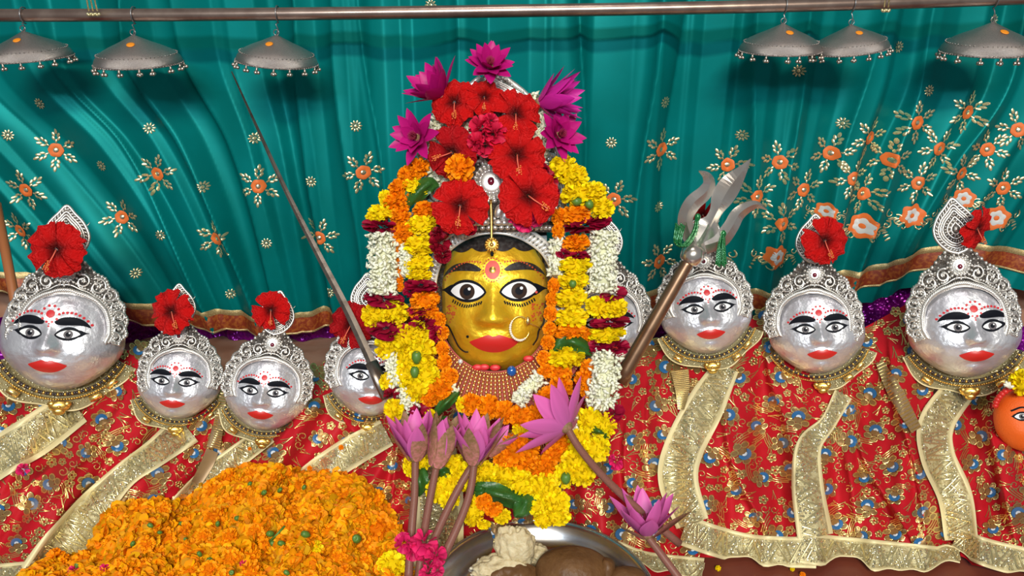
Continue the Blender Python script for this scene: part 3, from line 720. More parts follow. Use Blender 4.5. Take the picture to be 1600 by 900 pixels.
def cone_pt(u, y, h=0):
    w = lin_at(CW, y); a = (u - .5) * PI * 1.1; return Vector((w * math.sin(a) * (1 + h), y, (.40 * w / .64 * (1 - .1 * y)) * math.cos(a) * (1 + h) - .02))
mb = MB(); mb.grid(lambda u, v: cone_pt(u, lerp(.52, 2.06, v)), 60, 60); mb.build('crown_cone', M['silver_plate'], G)
rg = random.Random(11)
mb = MB()
for y in (.56, .64, .80, 1.02, 1.24, 1.46, 1.66):
    for k in range(40): mb.ball(cone_pt((k + .5) / 40, y, .03), .026 if y > .6 else .03, 6, 4)
for k in range(420):
    y = rg.uniform(.6, 1.98); mb.ball(cone_pt(rg.random(), y, .02), rg.uniform(.014, .026), 5, 4)
mb.build('bead_work', M['silver_relief'], G, kind='stuff')
mb = MB()
for s in (-1, 1):
    pts = [cone_pt(.5 + s * .43 * (1 - .0 * k), lerp(.6, 2.0, k / 30), .06) for k in range(31)]
    mb.tube(pts, .03, 7)
    for k in range(34): mb.ball(cone_pt(.5 + s * .47, lerp(.6, 2.03, k / 33), .05), .032, 6, 5)
for k in range(7):
    y = 1.98 - k * .03
    for s in (-1, 1): mb.tube([cone_pt(.5 + s * u, y - u * .55, .08) for u in (.0, .1, .2, .3, .4)], .014, 5)
mb.build('crown_ribs', M['silver_relief'], G)
def cone_scroll(u, y, r, a0, d, rad=.018):
    q = []
    for k in range(26):
        t = k / 25; a = a0 + d * 3 * PI * t; rr = r * (1 - .8 * t); q.append(cone_pt(u + rr * math.cos(a) / 1.6, y + rr * math.sin(a), .05))
    m_ = MB(); m_.tube(q, rad, 6); m_.build('scroll_relief', M['silver_relief'], G)
for (u, y, r) in ((.42, .88, .09), (.36, 1.06, .10), (.32, .72, .10), (.24, .9, .1), (.38, 1.38, .1), (.28, 1.25, .1), (.43, 1.68, .08), (.44, 1.2, .07), (.16, .75, .1), (.2, 1.5, .1)):
    cone_scroll(u, y, r, 0, 1); cone_scroll(1 - u, y, r, PI, -1)
mb = MB(); c = cone_pt(.5, .97, .06)
for (r, n_, b_) in ((.10, 18, .026), (.15, 22, .024), (.06, 12, .02)):
    for k in range(n_): a = 2 * PI * k / n_; mb.ball((c.x + r * math.cos(a), c.y + r * math.sin(a), c.z + .03 - r * .2), b_, 6, 4)
mb.ball(c, (.14, .14, .04), 20, 6)
for s in (-1, 1):
    for k in range(3): mb.ball((s * (.07 + .055 * k), .70 - .03 * k, .42 - .03 * k), (.045, .07, .03), 10, 6, rot=Matrix.Rotation(-s * (.4 + .3 * k), 3, 'Z'))
    for k in range(3): mb.ball((s * (.06 + .05 * k), .60, .42 - .02 * k), (.05, .03, .03), 8, 5)
mb.build('rosette', M['silver_relief'], G)
mb = MB(); mb.ball(c + Vector((0, 0, .05)), (.032, .038, .02), 12, 6); mb.build('ruby_stone', M['ruby'], G)
for s in (-1, 1):                                    # pierced side wings
    mb = MB(); ctr = Vector((s * .66, .28, .05))
    for (dx, dy, r) in ((0, 0, .11), (.02, .22, .12), (-.06, .42, .10), (.03, -.2, .10), (.10, .1, .07)):
        pts = []
        for k in range(30):
            t = k / 29; a = s * (t * 3.2 * PI) + dy * 3; rr = r * (1 - .8 * t); pts.append(ctr + Vector((s * dx + rr * math.cos(a), dy + rr * math.sin(a), .02)))
        mb.tube(pts, .017, 6)
    for k in range(26):
        t = k / 25; mb.ball(ctr + Vector((s * (.02 + .16 * math.sin(PI * t)), lerp(-.36, .6, t), 0)), .026, 6, 4)
    mb.build('filigree_wing', M['silver_relief'], G)
# forehead pendant, nose ring
t = thing('forehead_pendant', 'gold coin pendant on a chain at the golden forehead parting', 'pendant', mat4=GM)
mb = MB(); mb.tube([(0, lerp(.42, .80, k / 8), max(GF.z(0, .4), .36) + .075 + .01 * k / 8) for k in range(9)], .012, 6); mb.build('chain', M['gold'], t)
mb = MB(); mb.ball((0, .405, .425), (.066, .066, .02), 20, 7)
for k in range(14): a = 2 * PI * k / 14; mb.ball((.052 * math.cos(a), .405 + .052 * math.sin(a), .438), .013, 6, 4)
mb.ball((0, .405, .443), .02, 8, 5); mb.build('coin', M['gold'], t)
mb = MB(); mb.ball((0, .325, .42), (.016, .024, .016), 8, 6); mb.build('drop', M['black'], t)
t = thing('nose_ring', 'pearl and gold nose ring on the golden face', 'jewellery', mat4=GM)
mb = MB(); cz = GF.z(.25, -.3) + .06
ringp = [(.235 + .085 * math.cos(a), -.335 + .105 * math.sin(a), cz - .02 * math.cos(a)) for a in [PI * .15 + k / 30 * 1.75 * PI for k in range(31)]]
mb.tube(ringp, .006, 6); mb.build('hoop', M['gold_bright'], t)
mb = MB()
for k in range(11, 27): mb.ball(ringp[k], (.0125 if 12 < k < 25 else .010), 8, 6)
mb.build('pearls', M['pearl'], t, kind='stuff')
mb = MB(); mb.ball((.305, -.27, cz + .0), (.022, .04, .015), 10, 6); mb.tube([ringp[0], (.46, -.37, GF.z(.44, -.37) + .04), (.50, -.42, .15)], .004, 5); mb.build('chain', M['gold_bright'], t)
# red and gold choker
t = thing('gold_choker', 'wide ribbed red and gold choker necklace under the golden chin', 'necklace', mat4=GM)
mb = MB()
def chk(a, r): return Vector((math.sin(a) * (.52 + r * .9), -.13 - math.cos(a) * (.60 + r), .13 + .10 * math.cos(a) + .22 * r))
mb.grid(lambda u, v: chk(lerp(-1.25, 1.25, u), lerp(.0, .42, v)), 60, 8); mb.build('backing', M['choker_red'], t)
for k in range(41):
    a = lerp(-1.2, 1.2, k / 40); mb = MB()
    for j in range(8):
        p = chk(a, lerp(.05, .29, j / 7)); mb.ball(p + Vector((0, 0, .02)), (.017, .022, .017), 6, 4, rot=Matrix.Rotation(a, 3, 'Z'))
    mb.build('bead_column', M['choker_gold'], t)
mb = MB()
for k in range(60):
    a = lerp(-1.2, 1.2, k / 59); mb.ball(chk(a, .02) + Vector((0, 0, .03)), .012, 5, 4); mb.ball(chk(a, .34 + .03 * (k % 2)) + Vector((0, 0, .02)), .014, 5, 4)
    if k % 2: mb.ball(chk(a, .41) + Vector((0, 0, .02)), .012, 5, 4)
mb.build('edge_beads', M['choker_gold'], t, kind='stuff')
for (a, r, mm) in ((.28, .02, 'bead_blue'), (-.18, .37, 'bead_blue'), (-.62, .02, 'crystal'), (.02, .36, 'crystal'), (.62, -.0, 'dot_red'), (-.2, -.03, 'dot_red'), (-.32, -.01, 'dot_red'), (.0, -.035, 'dot_red')):
    mb = MB(); mb.ball(chk(a, r) + Vector((0, 0, .04)), (.045, .05, .03) if mm == 'bead_blue' else ((.05, .03, .014) if mm == 'dot_red' else (.024, .024, .02)), 10, 6); mb.build('stone', M[mm], t)
# ---------------------------------------------------------------- red robes: cloth lies on a slope from the necks to the platform
def ysurf(z): return .84 + 1.6 * z
def bump_main(px, py): return .055 * gauss(px - 800, 190) * sstep(560, 640, py) * (1 - sstep(760, 850, py))
CR_LINES = [([(1128, 630), (1142, 720), (1172, 785), (1212, 850)], .016), ([(1192, 500), (1202, 590), (1226, 660), (1240, 740)], .012), ([(1335, 640), (1350, 720), (1392, 790), (1436, 860)], .016), ([(1386, 500), (1398, 620), (1432, 740), (1448, 860)], .014), ([(1318, 700), (1330, 760), (1338, 850)], .008),
            ([(1540, 640), (1560, 740), (1590, 860)], .016), ([(1576, 580), (1590, 680), (1620, 800)], .012), ([(1020, 560), (1010, 660), (1018, 780)], .012), ([(980, 640), (975, 740), (1000, 840)], .010), ([(215, 560), (178, 650), (90, 760), (20, 840)], .016), ([(160, 640), (90, 720), (0, 790)], .010),
            ([(230, 700), (170, 770), (110, 800)], .009), ([(350, 640), (310, 720), (240, 780)], .012), ([(500, 600), (450, 670), (395, 735)], .014), ([(585, 700), (560, 750), (530, 830)], .010), ([(630, 640), (615, 740), (606, 860)], .012), ([(20, 560), (10, 620), (-20, 680)], .010), ([(520, 600), (540, 660), (580, 700)], .008)]
CG = 2; _xs = np.arange(-100, 1701, CG, dtype=float); _ys = np.arange(440, 1001, CG, dtype=float); _XX, _YY = np.meshgrid(_xs, _ys); CGRID = np.zeros_like(_XX)
for _l, _dp in CR_LINES:
    _pts = [poly_at(_l, k / 24) for k in range(25)]; _bd = np.full_like(_XX, 1e9); _sd = np.zeros_like(_XX); _al = np.zeros_like(_XX)
    for _i, ((x0, y0), (x1, y1)) in enumerate(zip(_pts, _pts[1:])):
        dx, dy = x1 - x0, y1 - y0; L2 = dx * dx + dy * dy; t_ = np.clip(((_XX - x0) * dx + (_YY - y0) * dy) / L2, 0, 1); d_ = np.hypot(_XX - x0 - t_ * dx, _YY - y0 - t_ * dy)
        w_ = d_ < _bd; _bd = np.where(w_, d_, _bd); _sd = np.where(w_, np.sign((_XX - x0) * dy - (_YY - y0) * dx), _sd); _al = np.where(w_, (_i + t_) / 24, _al)
    CGRID += 1.7 * _dp * np.where(_sd > 0, np.exp(-_bd / 26), np.exp(-_bd / 3.2)) * np.clip(np.sin(np.pi * np.clip(_al, .02, .98)) * 1.6, 0, 1)
CGL = CGRID.tolist(); CNX, CNY = len(_xs), len(_ys)
def crease_at(px, py):
    fx = (px + 100) / CG; fy = (py - 440) / CG; i = int(fx); j = int(fy)
    if i < 0 or j < 0 or i >= CNX - 1 or j >= CNY - 1: return 0.0
    u = fx - i; v = fy - j; a = CGL[j]; b = CGL[j + 1]
    return (a[i] * (1 - u) + a[i + 1] * u) * (1 - v) + (b[i] * (1 - u) + b[i + 1] * u) * v
def fold_lift(px, py):
    k = sstep(520, 700, py); lean = (px - 800) / 800.0
    s = px + (.55 if px < 640 else .10) * (py - 600) * (1 if px < 640 else -lean)
    a = .0085 * math.sin(s / 13.0 + 1.1 * math.sin(py / 80.0)) + .014 * math.sin(s / 24.0 + 1.3 + py / 160.0) + .0035 * math.sin(s / 6.5 + py / 60.0)
    a += .004 * math.sin(py / 42.0 + px / 90.0)
    return a * (.35 + .65 * k) + bump_main(px, py) + crease_at(px, py)
def surf(px, py, lift=0.0):
    v = (450 - py) / FPX; cy = WX.y + v * UX.y; cz = WX.z + v * UX.z      # y = cy d, z = .7 + cz d
    d = (.84 + 1.6 * .70) / (cy - 1.6 * cz)
    p = P(px, py, d - fold_lift(px, py) - lift)
    if p.z < .0025 + lift * .6: p.z = .0025 + lift * .6
    return p
def in_poly(x, y, poly):
    c = False; j = len(poly) - 1
    for i in range(len(poly)):
        xi, yi = poly[i]; xj, yj = poly[j]
        if (yi > y) != (yj > y) and x < (xj - xi) * (y - yi) / (yj - yi) + xi: c = not c
        j = i
    return c
def smooth_line(pts, n=24): return [poly_at(pts, k / n) for k in range(n + 1)]
def band_px(pts, u, v):            # pts: (px, py, halfwidth)
    x, y, w = poly_at(pts, u); a = poly_at(pts, max(0, u - .02)); b = poly_at(pts, min(1, u + .02)); dx, dy = b[0] - a[0], b[1] - a[1]; L = math.hypot(dx, dy) or 1
    s = 2 * v - 1; return x - s * dy / L * w, y + s * dx / L * w, w, (dx / L, dy / L)
rb = random.Random(5)
def px_disc(mb, cx, cy, ra, rb_, ang, lift, n=6, mat=0, tilt=None, col=(1, 1, 1)):
    ca, sa = math.cos(ang), math.sin(ang); vs = [surf(cx, cy, lift + .0009)]
    for k in range(n):
        t = 2 * PI * k / n; a = ra * math.cos(t); b = rb_ * math.sin(t); l = lift
        if tilt: l += tilt * math.cos(t + ang * 3)
        vs.append(surf(cx + a * ca - b * sa, cy + a * sa + b * ca, l))
    mb.add(vs, [(0, 1 + (k + 1) % n, 1 + k) for k in range(n)], mat, col)
def px_ribbon(mb, pts, w, lift, mat=0):
    vs = []; m_ = len(pts)
    for k in range(m_):
        a = pts[max(k - 1, 0)]; b = pts[min(k + 1, m_ - 1)]; dx, dy = b[0] - a[0], b[1] - a[1]; L = math.hypot(dx, dy) or 1
        x, y = pts[k]; vs += [surf(x - dy / L * w, y + dx / L * w, lift), surf(x, y, lift + .0007), surf(x + dy / L * w, y - dx / L * w, lift)]
    fs = []
    for k in range(m_ - 1): fs += [(3 * k, 3 * k + 1, 3 * k + 4, 3 * k + 3), (3 * k + 1, 3 * k + 2, 3 * k + 5, 3 * k + 4)]
    mb.add(vs, fs, mat)
def motif(mb, cx, cy, s, rot):
    def T(a, b): return cx + s * (a * math.cos(rot) - b * math.sin(rot)), cy + s * (a * math.sin(rot) + b * math.cos(rot)) * .9
    lf = LIFT + .0012
    for k in range(7):                                      # gold petals behind
        a = 2 * PI * k / 7; x, y = T(.66 * math.cos(a), .66 * math.sin(a)); px_disc(mb, x, y, s * .33, s * .21, a + rot, lf, 8, 1)
        px_ribbon(mb, [T(.66 * math.cos(a) + .3 * math.cos(q), .66 * math.sin(a) + .22 * math.sin(q)) for q in [2 * PI * j / 8 for j in range(9)]], s * .045, lf + .0008, 0)
    def arc(r0, r1, a0, a1, mt, l):
        vs = []; n = 12
        for k in range(n + 1):
            a = lerp(a0, a1, k / n); f = math.sin(PI * k / n) ** .5; m = (r0 + r1) / 2; h = (r1 - r0) / 2 * f
            vs += [surf(*T((m - h) * math.cos(a), (m - h) * math.sin(a)), l), surf(*T(m * math.cos(a), m * math.sin(a)), l + .001), surf(*T((m + h) * math.cos(a), (m + h) * math.sin(a)), l)]
        fs = []
        for k in range(n): fs += [(3 * k, 3 * k + 1, 3 * k + 4, 3 * k + 3), (3 * k + 1, 3 * k + 2, 3 * k + 5, 3 * k + 4)]
        mb.add(vs, [f for f in fs], mt)
    x, y = T(0, 0); px_disc(mb, x, y, s * .42, s * .36, rot, lf + .001, 12, 1)
    arc(.20, .58, -.5, PI + .1, 2, lf + .002); arc(.08, .26, .1, PI - .3, 3, lf + .0028)
    for j in range(3):
        px_ribbon(mb, [T(-.5 + 1.2 * u * (1 + .2 * j) + .3, -.75 - .18 * j - .2 * math.sin(u * 2)) for u in [k / 6 for k in range(7)]], s * .04, lf, 0)
def sprig(mb, cx, cy, s, rot, kind):
    def T(a, b): return cx + s * (a * math.cos(rot) - b * math.sin(rot)), cy + s * (a * math.sin(rot) + b * math.cos(rot)) * .9
    lf = LIFT + .001
    if kind == 0:
        for j in range(3): px_ribbon(mb, [T(-1 + 2 * u, .28 * j + .3 * math.sin(u * 2.2 + j)) for u in [k / 6 for k in range(7)]], s * .06, lf, 0)
    elif kind == 1:
        for j in range(5):
            a = 2 * PI * j / 5; q = T(.5 * math.cos(a), .5 * math.sin(a)); px_disc(mb, q[0], q[1], s * .24, s * .24, 0, lf, 7, 1)
            px_ribbon(mb, [(q[0] + s * .27 * math.cos(2 * PI * k / 8), q[1] + s * .27 * math.sin(2 * PI * k / 8)) for k in range(9)], s * .06, lf + .0006, 0)
    else:
        px_ribbon(mb, [T((1 - .75 * u) * math.cos(u * 7) * .8, (1 - .75 * u) * math.sin(u * 7) * .8) for u in [k / 14 for k in range(15)]], s * .07, lf, 0)
        for j in range(3): q = T(.9 - .5 * j, .8); px_disc(mb, q[0], q[1], s * .2, s * .13, j + rot, lf, 6, 1)
LIFT = 0
def gold_band(robe, pts, name='gold_border', lift=.006, n=40, zig=True):
    global LIFT
    mb = MB()
    mb.grid(lambda u, v: surf(*band_px(pts, u, lerp(.10, .90, v))[:2], lift + .0012 * math.sin(PI * v)), n, 6, flip=True); bo = mb.build(name, M['robe_gold'], robe, robe.location)
    for (a, b) in ((-.005, .115), (.885, 1.005)):
        e = MB(); e.grid(lambda u, v: surf(*band_px(pts, u, lerp(a, b, v))[:2], lift + .0016 * math.sin(PI * v)), n, 3, flip=True); e.build('cream_piping', M['robe_edge'], bo, robe.location)
    s = MB(); Lp = sum(math.dist(pts[k][:2], pts[k + 1][:2]) for k in range(len(pts) - 1)); W_ = sum(p[2] for p in pts) / len(pts)
    for k in range(int(Lp * W_ * 2 / 26)):
        u, v = rb.random(), rb.uniform(.15, .85); x, y, w, d = band_px(pts, u, v); px_disc(s, x, y, rb.uniform(1.3, 2.5), rb.uniform(1.1, 2.0), rb.uniform(0, 6), lift + .0018, 6, 0, tilt=.0011)
    if zig:
        m_ = max(3, int(Lp / 15))
        for k in range(m_):
            for j in range(2):
                u0 = (k + .1 + .5 * j) / m_; pp = [band_px(pts, min(1, u0 + .8 / m_ * q), lerp(.18, .82, q) if (k % 2) else lerp(.82, .18, q))[:2] for q in (0, .33, .66, 1)]
                px_ribbon(s, pp, 1.5, lift + .0022, 1)
    s.build('sequin_work', [M['sequin'], M['robe_zari']], bo, robe.location, kind='stuff')
    return bo
BANDS = {}
def robe(label, L, R, bands, lift=0.0, seed=0, blocked=(), density=1.0, extra=None):
    global LIFT
    LIFT = lift
    cpx = sum(p[0] for p in L + R) / len(L + R); cpy = max(p[1] for p in L + R)
    base = surf(cpx, 880); base.z = 0
    t = thing('red_robe', label, 'robe', base, group='red embroidered robes')
    mb = MB()
    def fn(u, v):
        a = poly_at(L, v); b = poly_at(R, v); return surf(lerp(a[0], b[0], u), lerp(a[1], b[1], u), lift)
    W_ = max(abs(b[0] - a[0]) for a, b in zip(L, R)); mb.grid(fn, max(24, int(W_ / 3)), 110, flip=False); mb.build('cloth', M['robe'], t, t.location)
    poly = smooth_line(L) + smooth_line(R)[::-1]; bl = [([band_px(b, k / 14, 0)[:2] for k in range(15)] + [band_px(b, 1 - k / 14, 1)[:2] for k in range(15)]) for b in bands] + list(blocked) + [[(p[0], p[1]) for p in b] + [(b[-1][0], 1000), (b[0][0], 1000)] for b in bands if b[0][1] > 820]
    rr = random.Random(seed); pts = []
    xs = [p[0] for p in poly]; ys = [p[1] for p in poly]
    for _ in range(5000):
        x, y = rr.uniform(max(-15, min(xs)), min(1615, max(xs))), rr.uniform(min(ys), min(905, max(ys)))
        if in_poly(x, y, poly) and not any(in_poly(x, y, b) for b in bl) and all((x - a) ** 2 + (y - b) ** 2 > (43 / density) ** 2 for a, b in pts): pts.append((x, y))
    for (x, y) in pts:
        m = MB(); motif(m, x, y, rr.uniform(17, 22), rr.uniform(0, 6.3)); m.build('embroidered_motif', [M['thread_gold'], M['thread_bronze'], M['emb_blue'], M['emb_pale']], t, t.location)
    sp = list(pts); m = MB()
    for _ in range(9000):
        x, y = rr.uniform(max(-15, min(xs)), min(1615, max(xs))), rr.uniform(min(ys), min(905, max(ys)))
        if in_poly(x, y, poly) and not any(in_poly(x, y, b) for b in bl) and all((x - a) ** 2 + (y - b) ** 2 > (13.5 if i >= len(pts) else 23) ** 2 for i, (a, b) in enumerate(sp)):
            sp.append((x, y)); sprig(m, x, y, rr.uniform(8, 11), rr.uniform(0, 6.3), rr.randrange(3))
    if m.v: m.build('gold_sprigs', [M['thread_gold'], M['thread_bronze']], t, t.location, kind='stuff')
    for b in bands: gold_band(t, b, 'gold_border', lift + .005)
    return t
B1 = [(118, 634, 30), (55, 680, 33), (0, 712, 32), (-50, 745, 32)]
B2 = [(292, 668, 28), (245, 706, 22), (195, 742, 20), (150, 790, 27), (120, 832, 34), (92, 872, 40), (66, 915, 44)]
B3 = [(420, 678, 15), (372, 712, 18), (326, 750, 20), (284, 796, 22), (240, 850, 24), (200, 920, 26)]
B4 = [(604, 676, 22), (556, 702, 24), (515, 728, 24), (480, 756, 24), (440, 800, 24), (420, 900, 24)]
BM = [(676, 690, 34), (684, 760, 38), (686, 820, 38), (684, 910, 38)]
B6 = [(1136, 572, 20), (1102, 634, 30), (1068, 702, 31), (1060, 752, 31), (1082, 818, 26)]
B7 = [(1318, 616, 15), (1294, 660, 13), (1264, 698, 20), (1262, 760, 25), (1274, 838, 28)]
B8 = [(1505, 602, 24), (1464, 660, 28), (1465, 712, 27), (1492, 775, 27), (1502, 842, 26)]
H1 = [(-70, 908, 22), (0, 903, 22), (66, 897, 22)]
HM = [(960, 862, 18), (1010, 880, 18), (1098, 892, 20)]
H6 = [(1068, 828, 24), (1120, 846, 24), (1180, 860, 24), (1276, 864, 24)]
H7 = [(1252, 856, 24), (1340, 866, 25), (1420, 872, 23), (1497, 878, 20)]
H8 = [(1492, 842, 18), (1550, 866, 22), (1660, 892, 24)]
e2 = lambda b: [p[:2] for p in b]
robe('red robe with a wide gold band, worn by the largest silver mask', [(90, 560), (112, 636), (55, 680), (0, 712), (-60, 760), (-80, 840), (-80, 925)],
     [(222, 545), (290, 655), (245, 706), (195, 742), (150, 790), (120, 832), (66, 925)], [B1, H1], 0, 1)
robe('narrow red robe end draped in the far corner beside the purple cloth', [(-60, 560), (-80, 620), (-80, 680), (-80, 740), (-80, 780)], [(70, 575), (110, 630), (60, 676), (0, 712), (-50, 748)], [], .0012, 2)
robe('red robe with a long gold band, worn by the small mask second from the staff', [(275, 600), (292, 668), (245, 706), (195, 742), (150, 790), (120, 832), (66, 925)],
     [(372, 600), (412, 655), (380, 706), (326, 750), (284, 796), (240, 850), (200, 925)], [B2], .0015, 3)
robe('red robe of the small mask with the rosette crown', [(415, 620), (418, 668), (372, 712), (326, 750), (284, 796), (240, 850), (200, 925)],
     [(520, 560), (580, 660), (556, 702), (515, 728), (480, 756), (440, 800), (420, 925)], [B3], .003, 4)
robe('red robe under the mask half hidden by the sword', [(560, 610), (600, 676), (556, 702), (515, 728), (480, 756), (440, 800), (420, 925)],
     [(650, 560), (655, 640), (655, 700), (655, 740), (655, 790), (655, 850), (655, 925)], [B4], .0045, 5)
robe('red robe of the golden goddess under the flower garlands and steel plate', [(640, 580), (648, 680), (650, 740), (648, 800), (646, 860), (640, 925)],
     [(1060, 535), (1120, 600), (1075, 690), (1060, 755), (1080, 820), (1100, 915)], [BM, HM], .002, 6)
robe('red robe of the mask behind the trident head', [(1095, 520), (1136, 575), (1102, 634), (1068, 702), (1062, 755), (1082, 818), (1086, 870)],
     [(1225, 485), (1290, 570), (1335, 640), (1285, 698), (1262, 760), (1262, 830), (1262, 878)], [B6, H6], .004, 7)
robe('red robe with a twisted gold band, worn by the middle trident side mask', [(1282, 550), (1318, 612), (1294, 660), (1264, 698), (1262, 760), (1270, 830), (1265, 880)],
     [(1440, 462), (1455, 590), (1464, 660), (1465, 712), (1492, 775), (1496, 830), (1497, 890)], [B7, H7], .0055, 8)
robe('red robe with a gold band, worn by the mask next to the orange idol', [(1510, 550), (1505, 602), (1464, 660), (1465, 712), (1492, 775), (1500, 842), (1498, 880)],
     [(1585, 560), (1606, 660), (1640, 720), (1660, 780), (1670, 830), (1670, 870), (1670, 905)], [B8, H8], .007, 9)
# striped gold ribbons lying on the robes
for (pts, lab, m_) in (([(349, 612, 5), (342, 660, 8), (333, 700, 11)], 'striped gold ribbon between the two small masks', 1), ([(1062, 578, 14), (1066, 610, 11), (1064, 640, 5)], 'striped gold ribbon at the collar behind the trident head', 1),
                       ([(1374, 566, 6), (1400, 615, 12), (1432, 672, 9)], 'striped gold ribbon between the two trident side robes', 1)):
    base = surf(pts[1][0], pts[1][1], .01); t = thing('gold_ribbon', lab, 'ribbon', base)
    mb = MB(); mb.grid(lambda u, v: surf(*band_px(pts, u, v)[:2], .0135), 20, 4, flip=True); mb.build('band', M['ribbon'], t, base); mb = MB()
    for k in range(22):
        u = (k + .5) / 22; px_ribbon(mb, [band_px(pts, u, v)[:2] for v in (0, .33, .66, 1)], 1.1, .0142)
    mb.build('gold_stripes', M['thread_gold'], t, base, kind='stuff')
pts = [(332, 704, 10), (322, 728, 10), (306, 756, 8)]; mb = MB(); mb.grid(lambda u, v: surf(*band_px(pts, u, v)[:2], .0125), 20, 4, flip=True)
tag(mb.build('tan_ribbon', M['ribbon']), 'plain tan ribbon end lying below the striped gold ribbon', 'ribbon')

# collars and necklaces under the chins
for i, m in enumerate(MASKS):
    if i == 4: continue
    MM = m['M']; yw = math.radians(m['yaw'])
    # collars follow the round head, seen from the front: undo most of the yaw
    rot = Matrix((RX, UX, -WX)).transposed() @ Matrix.Rotation(math.radians(m['roll']), 3, 'Z') @ Matrix.Rotation(yw * .35 - math.atan((m['px'][0] - 800) / FPX), 3, 'Y')
    CM = M4(MM.translation, rot, m['Um'])
    t = thing('gold_collar', 'gilt collar of the ' + m['k'], 'collar', mat4=CM, group='gilt collars')
    mb = MB()
    def colf(u, v):
        a = lerp(-1.15, 1.15, u); r = lerp(.40, .555 + .055 * math.cos(a) + .02 * math.sin(a * 7), v); return (math.sin(a) * r * 1.08, -.08 - math.cos(a) * r, -.10 + .12 * v + .03 * math.sin(a * 9 + i) * v)
    mb.grid(colf, 48, 8, flip=True); bo = mb.build('band', M['robe_gold'], t); mb = MB()
    mb.tube([colf(k / 40, 1.0) for k in range(41)], .008, 6); mb.build('cream_piping', M['robe_edge'], t); mb = MB()
    for k in range(240):
        p = Vector(colf(rb.random(), rb.uniform(.1, .95))); mb.ball(p + Vector((0, 0, .008)), rb.uniform(.007, .013), 5, 3)
    mb.build('sequin_work', M['sequin'], t, kind='stuff')
    t = thing('bead_necklace', 'bead necklace with pendant on the ' + m['k'], 'necklace', mat4=CM, group='bead necklaces')
    mb = MB()
    def nk(a, r=.0): return Vector((math.sin(a) * (.505 + r), -.08 - math.cos(a) * (.475 + r), .055 + .10 * r))
    for k in range(64):
        a = lerp(-1.15, 1.15, k / 63)
        mb.ball(nk(a, .0), .017, 6, 5, mat=(k % 3) if k % 3 < 2 else 0)
        mb.ball(nk(a + .02, .045), .012, 5, 4, mat=1)
    mb.build('beads', [M['bead_dark'], M['gold']], t, kind='stuff')
    for (a, r) in ((-.62, .09), (.50, .09), (.80, .06)):
        b = MB(); c = nk(a, r); d = Vector((math.cos(a), math.sin(a), 0))
        b.tube([c - d * .05, c - d * .045, c + d * .045, c + d * .05], lambda u: .030 if .1 < u < .9 else .024, 10); b.build('gold_tube', M['gold_bright'], t)
    b = MB(); c = nk(.02, .10) + Vector((0, 0, .03))
    b.ball(c, (.085, .05, .022), 16, 6); b.ball(c + Vector((0, -.045, 0)), (.05, .035, .018), 12, 6); b.ball(c + Vector((-.06, .02, 0)), (.035, .03, .02), 8, 5); b.ball(c + Vector((.06, .02, 0)), (.035, .03, .02), 8, 5); b.ball(c + Vector((0, -.005, .02)), .016, 8, 5)
    b.build('pendant', M['gold'], t)
# ---------------------------------------------------------------- flower building blocks
def jit(rg, a=.12): k = 1 + rg.uniform(-a, a); return (k, k * (1 + rg.uniform(-a * .6, a * .6)), k)
def marigold_mesh(seed, m, core, n=120, frill=.10):
    rg = random.Random(seed); mb = MB(); mb.ball((0, 0, 0), (.70, .70, .66), 10, 7, mat=1)
    for i in range(n):
        z = 1 - 2 * (i + .5) / n; a = i * 2.39996 + rg.uniform(-.25, .25); r = math.sqrt(1 - z * z)
        nrm = Vector((r * math.cos(a), r * math.sin(a), z)); nrm = (nrm + Vector((rg.uniform(-.22, .22), rg.uniform(-.22, .22), rg.uniform(-.22, .22)))).normalized()
        rot = frame(nrm, (rg.uniform(-1, 1), rg.uniform(-1, 1), rg.uniform(-1, 1)))
        w = rg.uniform(.13, .20); L = rg.uniform(.36, .47); c = jit(rg, .16); cu = rg.uniform(-.12, .16); b0 = .58
        loc = [(-w * .5, 0, b0), (w * .5, 0, b0), (-w, .05, b0 + L * .55), (0, -.02, b0 + L * .6), (w, .05, b0 + L * .55), (-w * .8, cu + rg.uniform(-.05, .05), b0 + L * .88), (0, cu - .05, b0 + L), (w * .8, cu + rg.uniform(-.05, .05), b0 + L * .88)]
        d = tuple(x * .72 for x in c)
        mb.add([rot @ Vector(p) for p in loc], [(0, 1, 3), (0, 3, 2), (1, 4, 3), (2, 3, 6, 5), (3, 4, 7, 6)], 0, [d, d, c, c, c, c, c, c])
    return mb.mesh('marigold', [m, core])
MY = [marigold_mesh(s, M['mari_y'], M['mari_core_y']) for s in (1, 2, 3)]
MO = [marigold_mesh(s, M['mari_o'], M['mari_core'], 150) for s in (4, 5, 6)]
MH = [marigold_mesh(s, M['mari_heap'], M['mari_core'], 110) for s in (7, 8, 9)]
def rose_mesh(seed, m):
    rg = random.Random(seed); mb = MB()
    for i in range(13):
        a0 = i * 2.4 + rg.uniform(-.3, .3); tilt = rg.uniform(-.9, .9); c = jit(rg, .22)
        def fn(u, v):
            s = (u - .5) * 1.7; rr = .15 + .9 * v; x = rr * math.cos(s * (1 - .25 * v)); y = rr * math.sin(s); z = tilt * (.2 + .8 * v) * .9 + .22 * math.sin(7 * u + i) * v
            ca, sa = math.cos(a0), math.sin(a0); return (x * ca - y * sa, x * sa + y * ca, z)
        mb.grid(fn, 7, 4, 0, lambda u, v: c)
    return mb.mesh('rose', m)
